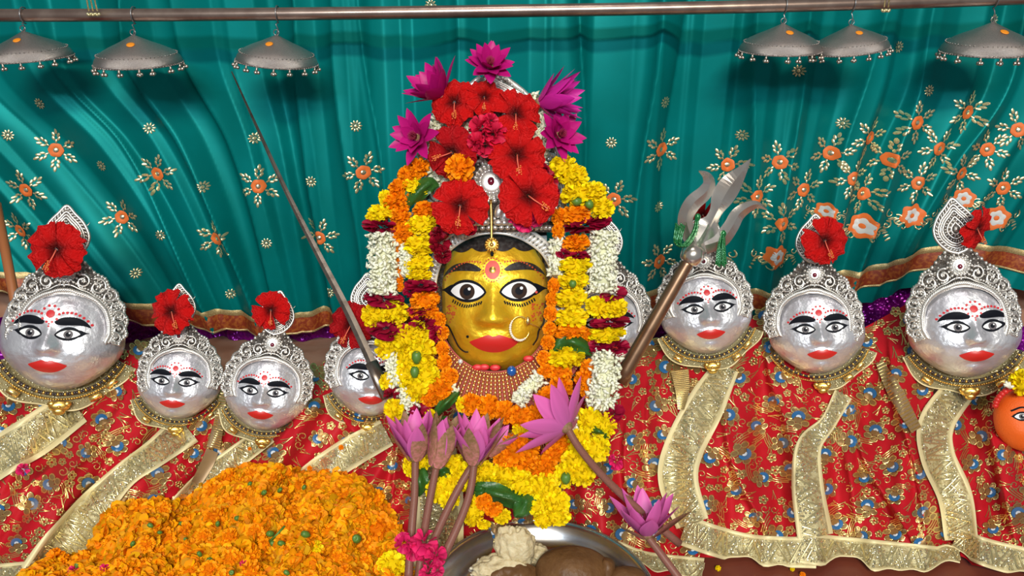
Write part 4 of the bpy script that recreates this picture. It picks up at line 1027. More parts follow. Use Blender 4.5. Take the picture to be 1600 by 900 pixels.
def bloom_mesh(seed, m, n=22, full=1.2):               # small ruffled blossom (oleander, carnation)
    rg = random.Random(seed); mb = MB()
    for i in range(n):
        z = 1 - full * (i + .5) / n; a = i * 2.4; r = math.sqrt(max(0, 1 - z * z)); nrm = Vector((r * math.cos(a), r * math.sin(a), z)).normalized()
        rot = frame(nrm, (rg.uniform(-1, 1), rg.uniform(-1, 1), rg.uniform(-1, 1))); c = jit(rg, .2); tw = rg.uniform(0, 6)
        def fn(u, v):
            s = 2 * u - 1; return rot @ Vector((s * .42 * v ** .6, .25 * v * v * math.sin(tw) + .08 * math.sin(9 * u + tw) * v, .25 + .78 * v * (1 - .18 * s * s)))
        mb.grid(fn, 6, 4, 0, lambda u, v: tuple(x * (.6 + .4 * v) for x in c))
    return mb.mesh('ruffled_bloom', m)
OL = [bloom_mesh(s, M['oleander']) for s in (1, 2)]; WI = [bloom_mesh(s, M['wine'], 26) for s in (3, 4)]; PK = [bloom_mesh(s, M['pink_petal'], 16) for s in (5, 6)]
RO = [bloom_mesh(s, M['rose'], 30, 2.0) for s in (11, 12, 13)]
def hib_petal(seed, m):
    rg = random.Random(seed); ph = rg.uniform(0, 6); mb = MB()
    def fn(u, v):
        s = 2 * u - 1; t = v; x = .06 + .96 * t * (1 - .17 * s * s * t) + .035 * math.sin(11 * s + ph) * t ** 3; y = s * (.10 + .60 * t ** .8) * (1 - .12 * t ** 6)
        z = .46 * t - .52 * t * t + .11 * t * t * math.sin(6 * s + ph) + .09 * s * t + .035 * math.sin(14 * s + 2 * ph) * t ** 2
        return (x, y, z)
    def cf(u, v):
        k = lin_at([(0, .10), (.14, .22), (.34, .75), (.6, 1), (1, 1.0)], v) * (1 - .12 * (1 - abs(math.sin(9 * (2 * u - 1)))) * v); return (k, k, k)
    mb.grid(fn, 16, 12, 0, cf); return mb.mesh('petal', m)
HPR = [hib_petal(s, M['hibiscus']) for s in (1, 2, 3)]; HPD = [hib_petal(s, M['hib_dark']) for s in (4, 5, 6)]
mb = MB(); mb.tube([(0, 0, .0), (.0, 0, .3), (.02, .01, .65), (.03, .03, 1.0)], lambda t: .028 * (1 - .45 * t), 6); stam_me = mb.mesh('stamen', M['stamen'])
mb = MB(); rg = random.Random(2)
for k in range(26):
    z = rg.uniform(.62, 1.02); a = rg.uniform(0, 6.3); mb.ball((.03 + .085 * math.cos(a), .02 + .085 * math.sin(a), z), .026, 5, 4)
anth_me = mb.mesh('anthers', M['anther'])
def hibiscus(label, px, py, d, r, axis=(0, 0, 1), roll=0, dark=False, stamen=(0, -1), group=None):
    p = P(px, py, d); R_ = r * d / FPX; rot = frame(CD(*axis), None, roll)
    t = thing('hibiscus_flower', label, 'flower', mat4=M4(p, rot, R_), group=group)
    pet = HPD if dark else HPR
    for k in range(5):
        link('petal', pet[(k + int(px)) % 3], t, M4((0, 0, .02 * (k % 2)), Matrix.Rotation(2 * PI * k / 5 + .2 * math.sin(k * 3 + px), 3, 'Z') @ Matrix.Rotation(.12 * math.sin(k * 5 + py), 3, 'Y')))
    sd = rot.inverted() @ CD(stamen[0] * .8, stamen[1] * .8, .55)
    so = link('stamen', stam_me, t, M4((0, 0, 0), frame(sd, (0, 1, .1)), (1, 1, .95))); link('anthers', anth_me, so, kind='stuff')
    mb_ = None; return t
def lily_petal(seed, m, w, curl, base, tip):
    mb = MB()
    def fn(u, v):
        s = 2 * u - 1; hw = w * (math.sin(PI * min(1, .06 + .94 * v) ** .85) ** .85) if v < 1 else 0; hw = max(hw, .0)
        return (curl * v * v - .10 * (1 - s * s) * hw / w * -1 * .35 + .03, s * hw, v)
    def cf(u, v):
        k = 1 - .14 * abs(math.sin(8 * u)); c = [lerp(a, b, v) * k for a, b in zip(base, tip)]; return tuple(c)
    mb.grid(fn, 6, 12, 0, cf); return mb.mesh('petal', m)
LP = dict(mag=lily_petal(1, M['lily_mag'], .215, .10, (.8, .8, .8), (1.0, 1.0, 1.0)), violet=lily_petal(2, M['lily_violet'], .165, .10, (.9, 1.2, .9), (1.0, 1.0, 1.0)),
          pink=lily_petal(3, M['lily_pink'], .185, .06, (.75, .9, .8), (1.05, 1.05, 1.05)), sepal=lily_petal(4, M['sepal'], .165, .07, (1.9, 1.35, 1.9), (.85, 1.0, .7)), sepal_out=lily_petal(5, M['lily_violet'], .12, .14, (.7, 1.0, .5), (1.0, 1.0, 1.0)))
mb = MB(); mb.ball((0, 0, .03), (.135, .135, .12), 14, 8); cup_me = mb.mesh('receptacle', M['sepal'])
mb = MB(); rg = random.Random(4)
for k in range(34):
    a = 2.4 * k; r = .04 + .09 * math.sqrt(k / 34); mb.tube([(r * .5 * math.cos(a), r * .5 * math.sin(a), .08), (r * 1.3 * math.cos(a), r * 1.3 * math.sin(a), .40)], lambda t: .016 * (1 - .5 * t), 4)
core_me = mb.mesh('stamens', M['lily_core'])
def lily(label, px, py, d, L, axis, kind, rings, sepals=None, stem=None, seed=0, extra_roll=0, group=None):
    """px,py is the flower's base; rings: list of (count, opening angle deg, length factor)"""
    rg = random.Random(seed + int(px)); p = P(px, py, d); Lm = L * d / FPX; rot = frame(CD(*axis), None, extra_roll)
    MM = M4(p, rot, Lm); t = thing('water_lily', label, 'flower', mat4=MM, group=group)
    link('receptacle', cup_me, t)
    for ri, (n_, ang, lf) in enumerate(rings):
        for k in range(n_):
            a = 2 * PI * (k + .5 * (ri % 2)) / n_ + rg.uniform(-.12, .12); th = math.radians(ang + rg.uniform(-6, 6))
            link('petal', LP[kind], t, M4((.05 * math.cos(a), .05 * math.sin(a), .02), Matrix.Rotation(a, 3, 'Z') @ Matrix.Rotation(th, 3, 'Y'), (1, 1, lf * rg.uniform(.93, 1.05))))
    if sepals:
        n_, ang, lf, a0 = sepals
        for k in range(n_):
            a = a0 + 2 * PI * k / n_; link('sepal', LP['sepal'], t, M4((.115 * math.cos(a), .115 * math.sin(a), -.01), Matrix.Rotation(a, 3, 'Z') @ Matrix.Rotation(math.radians(ang + rg.uniform(-4, 4)), 3, 'Y'), (1, 1.1, lf)))
    if any(r[1] > 30 for r in rings): link('stamens', core_me, t, kind='stuff')
    if stem:
        inv = MM.inverted(); pts = [inv @ P(*q) for q in stem]; pts = [Vector(poly_at([tuple(q) for q in pts], k / 24)) for k in range(25)]
        mb = MB(); w = stem_w * d / FPX / Lm; mb.tube(pts, lambda u: w * (1 + .12 * u), 10); mb.build('stem', M['stem'], t)
    return t
stem_w = 5.8
# ---------------------------------------------------------------- garlands
def gdepth(py): return lin_at([(250, 1.035), (600, 1.005), (700, .985), (830, .955)], py)
rgg = random.Random(21)
bud = MB(); bud.add([(0, 0, -.5), (.2, 0, .1), (.06, .19, .12), (-.16, .12, .1), (-.16, -.12, .08), (.06, -.19, .12), (0, 0, .5)], [(0, 2, 1), (0, 3, 2), (0, 4, 3), (0, 5, 4), (0, 1, 5), (6, 1, 2), (6, 2, 3), (6, 3, 4), (6, 4, 5), (6, 5, 1)])
def jasmine(parent, a, b, w, off=0.0, layers=1.0, name='tuberose_strand'):
    """white buds packed round a line from pixel a to pixel b"""
    pa, pb = P(a[0], a[1], gdepth(a[1]) + off), P(b[0], b[1], gdepth(b[1]) + off); ax = (pb - pa); L = ax.length; ax.normalize(); rad = w / 2 * gdepth(a[1]) / FPX
    f = frame(ax); mb = MB(); n_ = int(L * rad / (.0045 ** 2) * 6.5 * layers)
    mb.tube([pa, pb], rad * .55, 10, col=(.9, .9, .72))
    for k in range(n_):
        t = rgg.random(); th = rgg.uniform(0, 2 * PI); rr = rad * rgg.uniform(.6, 1.0) * (1 + .10 * math.sin(t * L / .013 * 2 * PI)); c = pa + ax * (t * L) + f @ Vector((rr * math.cos(th), rr * math.sin(th), 0))
        dr = (f @ Vector((math.cos(th) * .45 + rgg.uniform(-.8, .8), math.sin(th) * .45 + rgg.uniform(-.8, .8), rgg.uniform(-.8, .8)))).normalized(); fr = frame(dr, (rgg.uniform(-1, 1), .3, rgg.uniform(-1, 1))); s = rgg.uniform(.0085, .0135); cc = rgg.uniform(.88, 1.05); yl = rgg.uniform(.85, 1.05)
        vs = [c + fr @ (Vector(q) * s) for q in bud.v]; mb.add(vs, bud.f, 0, (cc, cc, cc * yl))
    return mb.build(name, M['jasmine'], parent, parent.location, kind='stuff')
def bead(parent, kind, px, py, w, h, ang=0, off=0.0, d=None):
    """threaded flower: w across, h along the thread, ang = tilt of the w axis in degrees"""
    d = (d or gdepth(py)) + off; p = P(px, py, d) - parent.location; a = math.radians(ang)
    axis = CD(-math.sin(a), math.cos(a), rgg.uniform(.05, .45)); s = d / FPX
    if kind == 'y': me = rgg.choice(MY); nm = 'marigold'
    elif kind == 'o': me = rgg.choice(MO); nm = 'marigold'
    elif kind == 'r': me = rgg.choice(RO); nm = 'rose'; w = w * 1.0; h = h * 1.15
    elif kind == 'w': me = rgg.choice(WI); nm = 'wine_bloom'
    elif kind == 'p': me = rgg.choice(PK); nm = 'pink_bloom'
    elif kind == 'g':
        mb = MB(); mb.ball((0, 0, 0), (1, 1, 1), 8, 6); me = GREEN; nm = 'calyx'
    ww = w / 2 * s; hh = h / 2 * s
    if kind in 'yo': ww *= 1.04; hh *= 1.12
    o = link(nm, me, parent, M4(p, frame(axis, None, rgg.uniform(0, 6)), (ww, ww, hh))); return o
mb = MB(); mb.revolve([(0, -1), (.5, -.9), (.85, -.4), (1, .1), (.85, .7), (.6, 1.0), (.3, .9), (0, .8)], 12); GREEN = mb.mesh('calyx', M['green'])
def leaf_obj(parent, pts, w, fold=.5, curl=0.0, name='leaf', off=-.004, world=False):
    """leaf along pixel points, w half-width in px"""
    mb = MB(); o0 = parent.location if parent else Vector((0, 0, 0))
    def fn(u, v):
        x, y = poly_at(pts, v)[:2]; a = poly_at(pts, max(0, v - .05)); b = poly_at(pts, min(1, v + .05)); dx, dy = b[0] - a[0], b[1] - a[1]; L = math.hypot(dx, dy) or 1
        s = 2 * u - 1; hw = w * math.sin(PI * min(1, .04 + .95 * v)) ** .6 * (1 + .06 * math.sin(18 * v)); d = gdepth(y) + off - .012 * math.sin(PI * v)
        return P(x - s * dy / L * hw, y + s * dx / L * hw, d + fold * .018 * abs(s) + curl * .02 * s + .003 * math.sin(v * 9 + 4 * s))
    mb.grid(fn, 8, 16)
    ob = mb.build(name, M['leaf'], parent, o0)
    return ob
def garland(label, items, px, py):
    base = P(px, py, gdepth(py)); t = thing('flower_garland', label, 'garland', base, group='flower garlands on the goddess')
    pts = []
    for it in items:
        k = it[0]
        if k == 'j': jasmine(t, it[1], it[2], it[3], *(it[4:]))
        elif k == 'l': leaf_obj(t, it[1], it[2], *(it[3:]))
        else: bead(t, *it)
    return t
GA = [('o', 655, 262, 34, 30, 30), ('o', 638, 275, 36, 30, 40), ('o', 624, 294, 36, 28, 30), ('o', 618, 314, 40, 28, 10), ('o', 632, 312, 26, 30, 0), ('y', 603, 311, 22, 28, 20), ('y', 598, 332, 44, 22, -15), ('y', 583, 341, 26, 20, -15),
      ('r', 596, 354, 62, 22, -8), ('j', (599, 366), (598, 462), 45), ('r', 600, 468, 66, 20, -8), ('y', 585, 493, 42, 36, -6), ('y', 617, 488, 46, 36, -8), ('r', 607, 514, 70, 22, -12),
      ('y', 606, 541, 42, 40, -10), ('y', 632, 530, 48, 42, -15), ('y', 652, 520, 40, 36, -20), ('y', 660, 548, 46, 42, 0), ('y', 634, 560, 34, 40, 10), ('y', 632, 586, 34, 40, 0), ('y', 662, 570, 40, 34, 0), ('y', 667, 586, 44, 36, -20), ('y', 650, 608, 46, 42, -20),
      ('g', 651, 559, 16, 20, 0, -.014), ('g', 648, 582, 14, 18, 0, -.014), ('j', (612, 553), (620, 604), 24), ('j', (628, 606), (646, 640), 22), ('y', 605, 597, 24, 30, 0), ('w', 612, 617, 26, 24, 0), ('y', 616, 640, 34, 34, 20), ('r', 655, 640, 40, 16, -10), ('y', 672, 652, 24, 26, 0)]
GB = [('y', 650, 292, 46, 26, -25), ('l', [(628, 322), (645, 305), (668, 290), (686, 290)], 15, .5), ('o', 663, 328, 38, 26, 5), ('y', 659, 350, 50, 30, 4), ('y', 656, 384, 50, 32, 0), ('y', 655, 411, 46, 24, 2), ('y', 655, 430, 42, 20, 0),
      ('r', 658, 446, 52, 20, -8), ('r', 640, 456, 22, 16, 0), ('o', 664, 468, 48, 28, 4), ('r', 656, 484, 40, 16, 8), ('o', 648, 488, 22, 18, 0), ('o', 672, 488, 30, 18, 10), ('r', 660, 504, 48, 24, 10), ('o', 686, 500, 22, 24, 0), ('r', 681, 522, 22, 26, -30),
      ('o', 692, 520, 20, 22, 0), ('o', 691, 545, 22, 24, 0), ('o', 694, 566, 24, 24, 0), ('o', 702, 588, 30, 26, 0), ('o', 688, 610, 44, 36, -25), ('o', 672, 622, 30, 26, -20), ('j', (706, 604), (716, 612), 10),
      ('l', [(676, 652), (690, 636), (706, 622), (718, 612)], 9, .7), ('l', [(668, 668), (684, 660), (700, 650)], 6, .4)]
GC = [('o', 625, 336, 34, 28, 15), ('o', 628, 364, 38, 30, 10), ('o', 618, 382, 14, 16, 0), ('j', (632, 380), (636, 432), 20, .004)] + [('o', 621 + k * .9, 396 + 10.5 * k, 13, 14, 0, .006) for k in range(6)]
GD = [('y', 880, 263, 46, 40, 10), ('y', 897, 278, 46, 40, 20), ('y', 903, 304, 56, 34, 8), ('y', 924, 302, 48, 34, 12), ('y', 940, 326, 40, 34, 15), ('g', 901, 315, 18, 14, 0, -.012), ('g', 921, 320, 14, 14, 30, -.012), ('o', 898, 336, 50, 30, 4), ('o', 874, 339, 26, 28, 0),
      ('o', 872, 362, 20, 24, 0), ('o', 900, 380, 46, 28, 6), ('r', 880, 396, 24, 14, 0), ('r', 904, 398, 40, 12, 0), ('y', 899, 413, 54, 26, 2), ('y', 897, 437, 50, 30, 0), ('g', 895, 444, 12, 12, 0, -.018), ('y', 893, 465, 54, 32, 2), ('y', 893, 496, 54, 30, 4), ('o', 890, 517, 50, 24, 8),
      ('l', [(866, 548), (885, 532), (906, 540), (924, 556)], 14, .6), ('y', 884, 558, 60, 34, 8), ('o', 916, 525, 20, 26, 0, .006), ('o', 920, 574, 28, 26, 0, .006), ('o', 912, 592, 30, 26, 0, .006), ('o', 916, 612, 20, 20, 0, .006), ('j', (871, 372), (867, 430), 20, .006),
      ('o', 865, 446, 20, 24, 0), ('o', 862, 468, 20, 22, 0), ('o', 860, 490, 22, 24, 0), ('o', 859, 514, 22, 22, 0), ('o', 856, 535, 24, 22, 0), ('o', 850, 560, 24, 24, 0), ('o', 852, 580, 26, 22, 0), ('o', 876, 582, 36, 32, 0), ('o', 876, 606, 40, 34, 20), ('o', 858, 624, 44, 38, 30)]
GE = [('r', 916, 352, 72, 22, 10), ('r', 938, 346, 36, 16, 10), ('j', (942, 362), (941, 458), 44), ('r', 958, 460, 44, 20, 14), ('y', 935, 480, 42, 34, 4), ('y', 960, 480, 42, 34, 6), ('r', 952, 503, 64, 16, 6), ('y', 948, 520, 60, 26, 6), ('r', 934, 540, 36, 22, 20), ('r', 962, 543, 44, 22, 10),
      ('j', (949, 550), (938, 640), 46), ('r', 932, 634, 30, 16, 10), ('r', 958, 647, 40, 18, 35), ('y', 921, 655, 42, 40, 20), ('y', 943, 665, 42, 38, 25), ('y', 904, 688, 40, 38, 15), ('y', 932, 700, 44, 42, 25), ('l', [(920, 668), (936, 674), (954, 686)], 9, .8),
      ('y', 898, 716, 44, 38, 20), ('y', 910, 738, 44, 42, 20), ('y', 884, 742, 38, 40, 0), ('g', 884, 748, 16, 18, 0, -.012), ('j', (896, 652), (898, 672), 12)]
GL = [('y', 720, 632, 16, 26, 0), ('o', 736, 632, 34, 34, 0), ('o', 763, 636, 38, 36, 0), ('o', 790, 644, 34, 34, 0), ('o', 814, 650, 40, 36, 0), ('o', 836, 652, 36, 36, 10), ('o', 852, 642, 40, 36, 20), ('j', (845, 588), (806, 630), 24, -.008), ('y', 838, 674, 42, 34, -10), ('y', 814, 670, 30, 20, 0), ('l', [(826, 686), (832, 676), (836, 668)], 6, .2, 0, 'leaf', -.016),
      ('o', 812, 702, 62, 50, -15), ('o', 790, 718, 40, 36, 0), ('o', 822, 718, 40, 34, 0), ('o', 878, 692, 34, 32, 0, .01), ('o', 866, 708, 38, 32, 0, .01), ('o', 852, 728, 40, 32, 0, .01), ('o', 838, 738, 26, 22, 0, .01), ('y', 790, 742, 46, 40, -20), ('y', 815, 756, 44, 40, -20), ('y', 826, 768, 30, 26, 0)]
GT = [('y', 640, 728, 22, 34, 0), ('y', 660, 722, 28, 26, 0), ('y', 712, 728, 36, 34, 0), ('y', 706, 756, 44, 42, 0), ('y', 684, 766, 40, 40, 0), ('y', 732, 748, 44, 40, 0), ('y', 702, 780, 34, 30, 0), ('y', 758, 738, 34, 34, 0), ('l', [(662, 730), (656, 752), (654, 776)], 13, .4), ('l', [(680, 742), (694, 738), (706, 742)], 9, .4),
      ('l', [(732, 760), (760, 768), (795, 778), (826, 792)], 17, .9, .3), ('l', [(826, 764), (822, 785), (804, 808)], 17, .7), ('l', [(734, 762), (752, 770), (764, 766)], 10, .2), ('y', 738, 800, 36, 44, 0), ('y', 744, 776, 30, 30, 0), ('o', 756, 784, 26, 26, -40, -.012), ('o', 772, 796, 30, 18, 20, -.012), ('y', 784, 806, 30, 22, 0), ('y', 756, 820, 22, 10, 0),
      ('y', 850, 762, 48, 44, -10), ('y', 868, 786, 46, 44, 0), ('y', 846, 792, 38, 38, 0), ('y', 870, 806, 44, 26, 0, -.01), ('y', 848, 812, 30, 24, 0, -.014)]
garland('outer garland on the sword side, white tuberose strand with yellow marigolds and maroon roses', GA, 605, 640)
garland('inner garland on the sword side, yellow marigolds with a dark leaf near the top', GB, 660, 620)
garland('thin orange marigold strand between two garlands on the sword side', GC, 625, 450)
garland('inner garland on the trident side, yellow and orange marigolds beside the golden cheek', GD, 880, 620)
garland('outer garland on the trident side with two thick white tuberose strands', GE, 940, 740)
garland('orange marigold loop hanging below the gold choker', GL, 815, 770)
garland('yellow marigold garland tail with dark leaves just behind the steel plate', GT, 760, 820)
# white strands across the goddess crown
for (lab, segs) in (('white tuberose string curving over the crown on the sword side', [((690, 172), (676, 214)), ((672, 218), (664, 246)), ((664, 256), (698, 286)), ((702, 178), (716, 196))]),
                    ('white tuberose string curving over the crown on the trident side', [((828, 150), (838, 176)), ((842, 178), (852, 206)), ((836, 202), (850, 236)), ((846, 236), (838, 256))]),
                    ('short white tuberose bunch at the middle of the tall crown', [((736, 196), (728, 208)), ((752, 252), (764, 262)), ((764, 296), (770, 316))])):
    t = thing('tuberose_string', lab, 'flowers', P(segs[0][0][0], segs[0][0][1], 1.035)); 
    for a, b in segs: jasmine(t, a, b, 24 if 'short' not in lab else 18, .012)

# ---------------------------------------------------------------- hibiscus, blooms and lilies on the crowns
CR = 'hibiscus on the goddess crown'; MKG = 'hibiscus on the silver masks'
hibiscus('red hibiscus high on the tall crown beside the magenta lily of the sword side', 710, 160, 1.02, 37, (-.25, .1, 1), .3, group=CR)
hibiscus('topmost small red hibiscus on the tall crown just under its silver peak', 757, 152, 1.015, 30, (.0, .3, 1), .9, group=CR)
hibiscus('red hibiscus high on the tall crown beside the violet lily', 806, 178, 1.015, 40, (.3, .1, 1), 1.4, group=CR)
hibiscus('dark red hibiscus on the crown directly above the orange marigold', 706, 238, 1.005, 40, (-.2, .0, 1), .6, True, (-.9, -.5), group=CR)
hibiscus('large red hibiscus on the crown above the silver rosette, trident side', 808, 242, .995, 44, (.12, 0, 1), .2, False, (.05, -1), group=CR)
hibiscus('large red hibiscus low on the crown beside the dark green leaf', 719, 322, .985, 44, (-.1, -.05, 1), 1.0, False, (-.05, -1), group=CR)
hibiscus('large red hibiscus low on the crown with a long pink stamen', 826, 306, .98, 46, (.12, .0, 1), .5, False, (.8, -.7), group=CR)
hibiscus('red hibiscus on the crown of the largest silver mask', 88, 390, 1.085, 43, (-.1, 0, 1), .9, False, (-.08, -1), group=MKG)
hibiscus('red hibiscus on the crown of the small mask second from the staff', 268, 487, 1.085, 35, (-.2, 0, 1), .4, False, (.5, -1), group=MKG)
hibiscus('small round red hibiscus on the rosette crown', 423, 485, 1.07, 29, (0, 0, 1), .8, False, (.2, -1), group=MKG)
hibiscus('dark red hibiscus behind the sword blade', 548, 508, 1.10, 36, (-.3, 0, 1), .2, True, (-.4, -1), group=MKG)
hibiscus('small red hibiscus peeping out behind the trident prongs', 1098, 336, 1.16, 26, (.2, .1, 1), .5, False, (.4, -1), group=MKG)
hibiscus('red hibiscus on the crown of the middle trident side mask', 1289, 376, 1.11, 36, (.15, 0, 1), .6, False, (.05, -1), group=MKG)
hibiscus('tilted red hibiscus on the crown beside the orange idol side', 1527, 357, 1.10, 33, (.5, -.25, .8), 1.2, False, (0, -1), group=MKG)
def bloom(label, me, name, spots, px, py, d, cat='flower', group=None):
    base = P(px, py, d); t = thing(name, label, cat, base, group=group)
    for k, (x, y, r, ax) in enumerate(spots):
        link('floret', me[k % len(me)], t, M4(P(x, y, d - .004 * (k % 2)) - base, frame(CD(*ax), None, k), r * d / FPX))
    return t
bloom('pink red oleander cluster among the hibiscus on the tall crown', OL, 'oleander_cluster', [(752, 200, 20, (-.3, .2, 1)), (773, 210, 20, (.3, .1, 1)), (758, 226, 20, (0, -.3, 1)), (744, 222, 15, (-.4, 0, 1)), (784, 228, 14, (.3, -.2, 1)), (766, 190, 13, (.1, .4, 1))], 760, 210, 1.0)
bloom('crimson ruffled bloom between the long stamened hibiscus and yellow marigolds', WI, 'ruffled_bloom', [(852, 285, 20, (.2, .1, 1)), (858, 305, 17, (.3, 0, 1)), (846, 268, 14, (0, .3, 1))], 852, 290, 1.01)
bloom('crimson bloom tucked under the long stamened hibiscus', PK, 'ruffled_bloom', [(820, 345, 19, (0, -.4, 1)), (838, 340, 14, (.2, -.3, 1)), (803, 338, 12, (-.2, -.3, 1))], 822, 345, 1.0)
bloom('wine red bloom beside the fluted silver arch on the sword side', WI, 'ruffled_bloom', [(688, 380, 18, (-.2, 0, 1)), (692, 398, 14, (0, -.2, 1)), (684, 366, 12, (-.3, .3, 1))], 688, 385, 1.01)
bloom('small wine bloom under the hibiscus beside the leaf', WI, 'ruffled_bloom', [(733, 356, 13, (0, -.2, 1)), (724, 348, 9, (0, 0, 1))], 733, 356, .995)
t = thing('crown_marigold', 'single orange marigold between two hibiscus on the tall crown', 'flower', P(718, 263, .99)); link('flower_head', MO[0], t, M4((0, 0, 0), frame(CD(-.1, .2, 1)), 24 * .99 / FPX))
LG = 'water lilies round the goddess crown'
OPEN = [(6, 62, .95), (6, 44, 1.0), (6, 28, .85), (5, 14, .7)]
lily('magenta water lily on the crown shoulder with one tall petal, sword side', 690, 150, 1.03, 62, (-.62, .62, .5), 'mag', [(7, 46, 1.0), (7, 30, .95), (5, 16, .8)], None, None, 1, group=LG)
lily('dark magenta water lily crowning the very top of the tall crown', 765, 104, 1.02, 44, (.12, .42, .9), 'mag', [(8, 66, .9), (7, 48, .9), (6, 26, .8)], None, None, 2, group=LG)
lily('violet water lily with many narrow petals on the trident side of the crown', 842, 160, 1.03, 66, (.90, .10, .35), 'violet', [(7, 38, 1.0), (8, 26, 1.1), (7, 14, 1.05)], None, None, 3, group=LG)
lily('magenta water lily low on the crown, sword side, facing forward', 652, 215, 1.02, 46, (-.4, .05, .9), 'mag', [(7, 66, .98), (7, 44, .9), (5, 22, .65)], None, None, 4, group=LG)
lily('magenta water lily low on the crown, trident side, above the yellow marigolds', 872, 212, 1.03, 44, (.42, .12, .85), 'mag', [(8, 66, .98), (7, 44, .9), (5, 22, .65)], None, None, 5, group=LG)
LB = 'long stemmed water lilies'
lily('half open pink water lily, the one nearest the orange petal heap', 649, 716, .962, 76, (-.04, 1, .14), 'pink', [(6, 24, 1.0), (5, 12, .95)], (4, 24, 1.0, .75), [(649, 718, .962), (648, 770, .957), (644, 820, .95), (638, 905, .93)], 6, group=LB)
lily('closed pink water lily bud between two half open ones', 682, 726, .955, 80, (.30, 1, .12), 'pink', [(4, 14, 1.0), (4, 7, .9)], (5, 10, 1.02, -1.2), [(682, 728, .955), (670, 790, .95), (660, 850, .945), (654, 905, .935)], 7, group=LB)
lily('half open pink water lily directly below the choker', 741, 722, .955, 78, (.10, 1, .14), 'pink', [(6, 24, 1.0), (5, 12, .95)], (4, 25, 1.0, -.9), [(741, 724, .955), (734, 770, .95), (716, 820, .944), (676, 905, .93)], 8, group=LB)
lily('brown tipped lily bud peeping behind the lily below the choker', 762, 708, .975, 60, (.62, .75, .05), 'pink', [(3, 14, .9)], (4, 12, 1.0, -.7), [(762, 708, .975), (738, 728, .965), (705, 785, .955), (672, 860, .945), (664, 905, .935)], 9, group=LB)
lily('open pink water lily turned sideways in front of the orange marigolds', 886, 668, .945, 82, (-.42, .30, -.35), 'pink', [(7, 66, 1.0), (6, 50, .9)], None, [(886, 668, .945), (905, 700, .945), (940, 742, .955), (985, 785, .965), (1062, 850, .97)], 10, group=LB)
lily('pink water lily lying on the red robe beside the steel plate', 1010, 836, .95, 78, (-.06, 1, .12), 'pink', [(6, 42, .98), (5, 22, .95)], (3, 46, .95, .2), [(1010, 836, .95), (1030, 862, .942), (1062, 905, .93)], 11, group=LB)
bloom('bunch of rose pink blossoms at the lily stems beside the plate', PK, 'pink_blossom', [(662, 848, 22, (0, .2, 1)), (680, 868, 18, (.3, 0, 1)), (646, 860, 16, (-.3, 0, 1)), (632, 848, 16, (-.6, .1, 1)), (665, 868, 15, (0, -.2, 1))], 660, 860, .925)
bloom('rose pink blossom cut by the lower edge under the lily stems', PK, 'pink_blossom', [(668, 896, 14, (0, .2, 1)), (684, 892, 10, (.2, .2, 1))], 672, 896, .915)
bloom('crimson rose petal bud lying on the robe under the lily stem', PK, 'rose_petal', [(962, 722, 13, (.3, .2, 1))], 962, 722, 1.0)
bloom('single pink petal lying on the largest mask robe', PK, 'loose_petal', [(36, 734, 10, (.0, .4, 1))], 36, 734, 1.065)
# ---------------------------------------------------------------- sword and trident
def diamond_sweep(mb, pts, ws, thick, ang_fn=None):
    """blade with a middle ridge swept along camera-facing points; pts world, ws half widths, thick half thickness"""
    vs = []; n_ = len(pts)
    for k in range(n_):
        d = (pts[min(k + 1, n_ - 1)] - pts[max(k - 1, 0)]).normalized(); side = d.cross(-WX).normalized(); nr = side.cross(d).normalized()
        w = ws[k]; th = thick[k] if hasattr(thick, '__len__') else thick; th = min(th, w * .8 + .0004)
        vs += [pts[k] + side * w, pts[k] + nr * th, pts[k] - side * w, pts[k] - nr * th]
    fs = []
    for k in range(n_ - 1):
        for j in range(4): j2 = (j + 1) % 4; fs.append((4 * k + j, 4 * k + j2, 4 * k + 4 + j2, 4 * k + 4 + j))
    fs += [(3, 2, 1, 0), tuple(4 * (n_ - 1) + j for j in range(4))]; mb.add(vs, fs)
t0 = P(362, 112, 1.17); t1 = P(604, 618, 1.06)
sw = thing('sword', 'long narrow iron sword leaning across the teal curtain', 'sword', t1)
mb = MB(); n_ = 40; pts = []; ws = []
for k in range(n_ + 1):
    u = k / n_; px, py = poly_at([(362, 112), (402, 200), (448, 300), (496, 395), (548, 496), (604, 618)], u); d = lerp(1.17, 1.06, u); pts.append(P(px, py, d)); ws.append((lerp(1.0, 6.4, min(1, u * 1.25)) if u < .8 else lerp(6.4, 8, (u - .8) / .2)) * d / FPX)
diamond_sweep(mb, pts, ws, .0024); mb.build('blade', M['blade'], sw, sw.location, smooth=False)
mb = MB(); a, b = P(580, 566, 1.062), P(606, 622, 1.052); mb.tube([a, lerp(a, b, .4), b], lambda u: (.010, .006), 10); mb.build('blade_socket', M['blade'], sw, sw.location)
TD = 1.055
tr = thing('trident', 'polished steel trident with green bead strings leaning beside the goddess', 'trident', P(975, 588, 1.08))
def px_blade(name, line, thick, m='trident', smooth=False):
    pp = [poly_at(line, k / 30) for k in range(31)]; mb = MB(); diamond_sweep(mb, [P(x, y, TD) for x, y, w in pp], [max(w, .3) * TD / FPX for x, y, w in pp], thick); return mb.build(name, M[m], tr, tr.location, smooth=smooth)
px_blade('center_blade', [(1088, 386, 16), (1104, 358, 12), (1118, 332, 10), (1128, 310, 17), (1142, 288, 17), (1160, 266, 8), (1173, 248, .4)], .008)
px_blade('prong', [(1086, 384, 12), (1074, 360, 12), (1071, 340, 12), (1082, 318, 13), (1100, 302, 12), (1108, 288, 10), (1104, 275, 7), (1092, 267, 1)], .008)
px_blade('prong', [(1100, 384, 14), (1126, 374, 13), (1142, 354, 12), (1152, 336, 11), (1166, 325, 9), (1182, 320, 6), (1199, 328, .6)], .008)
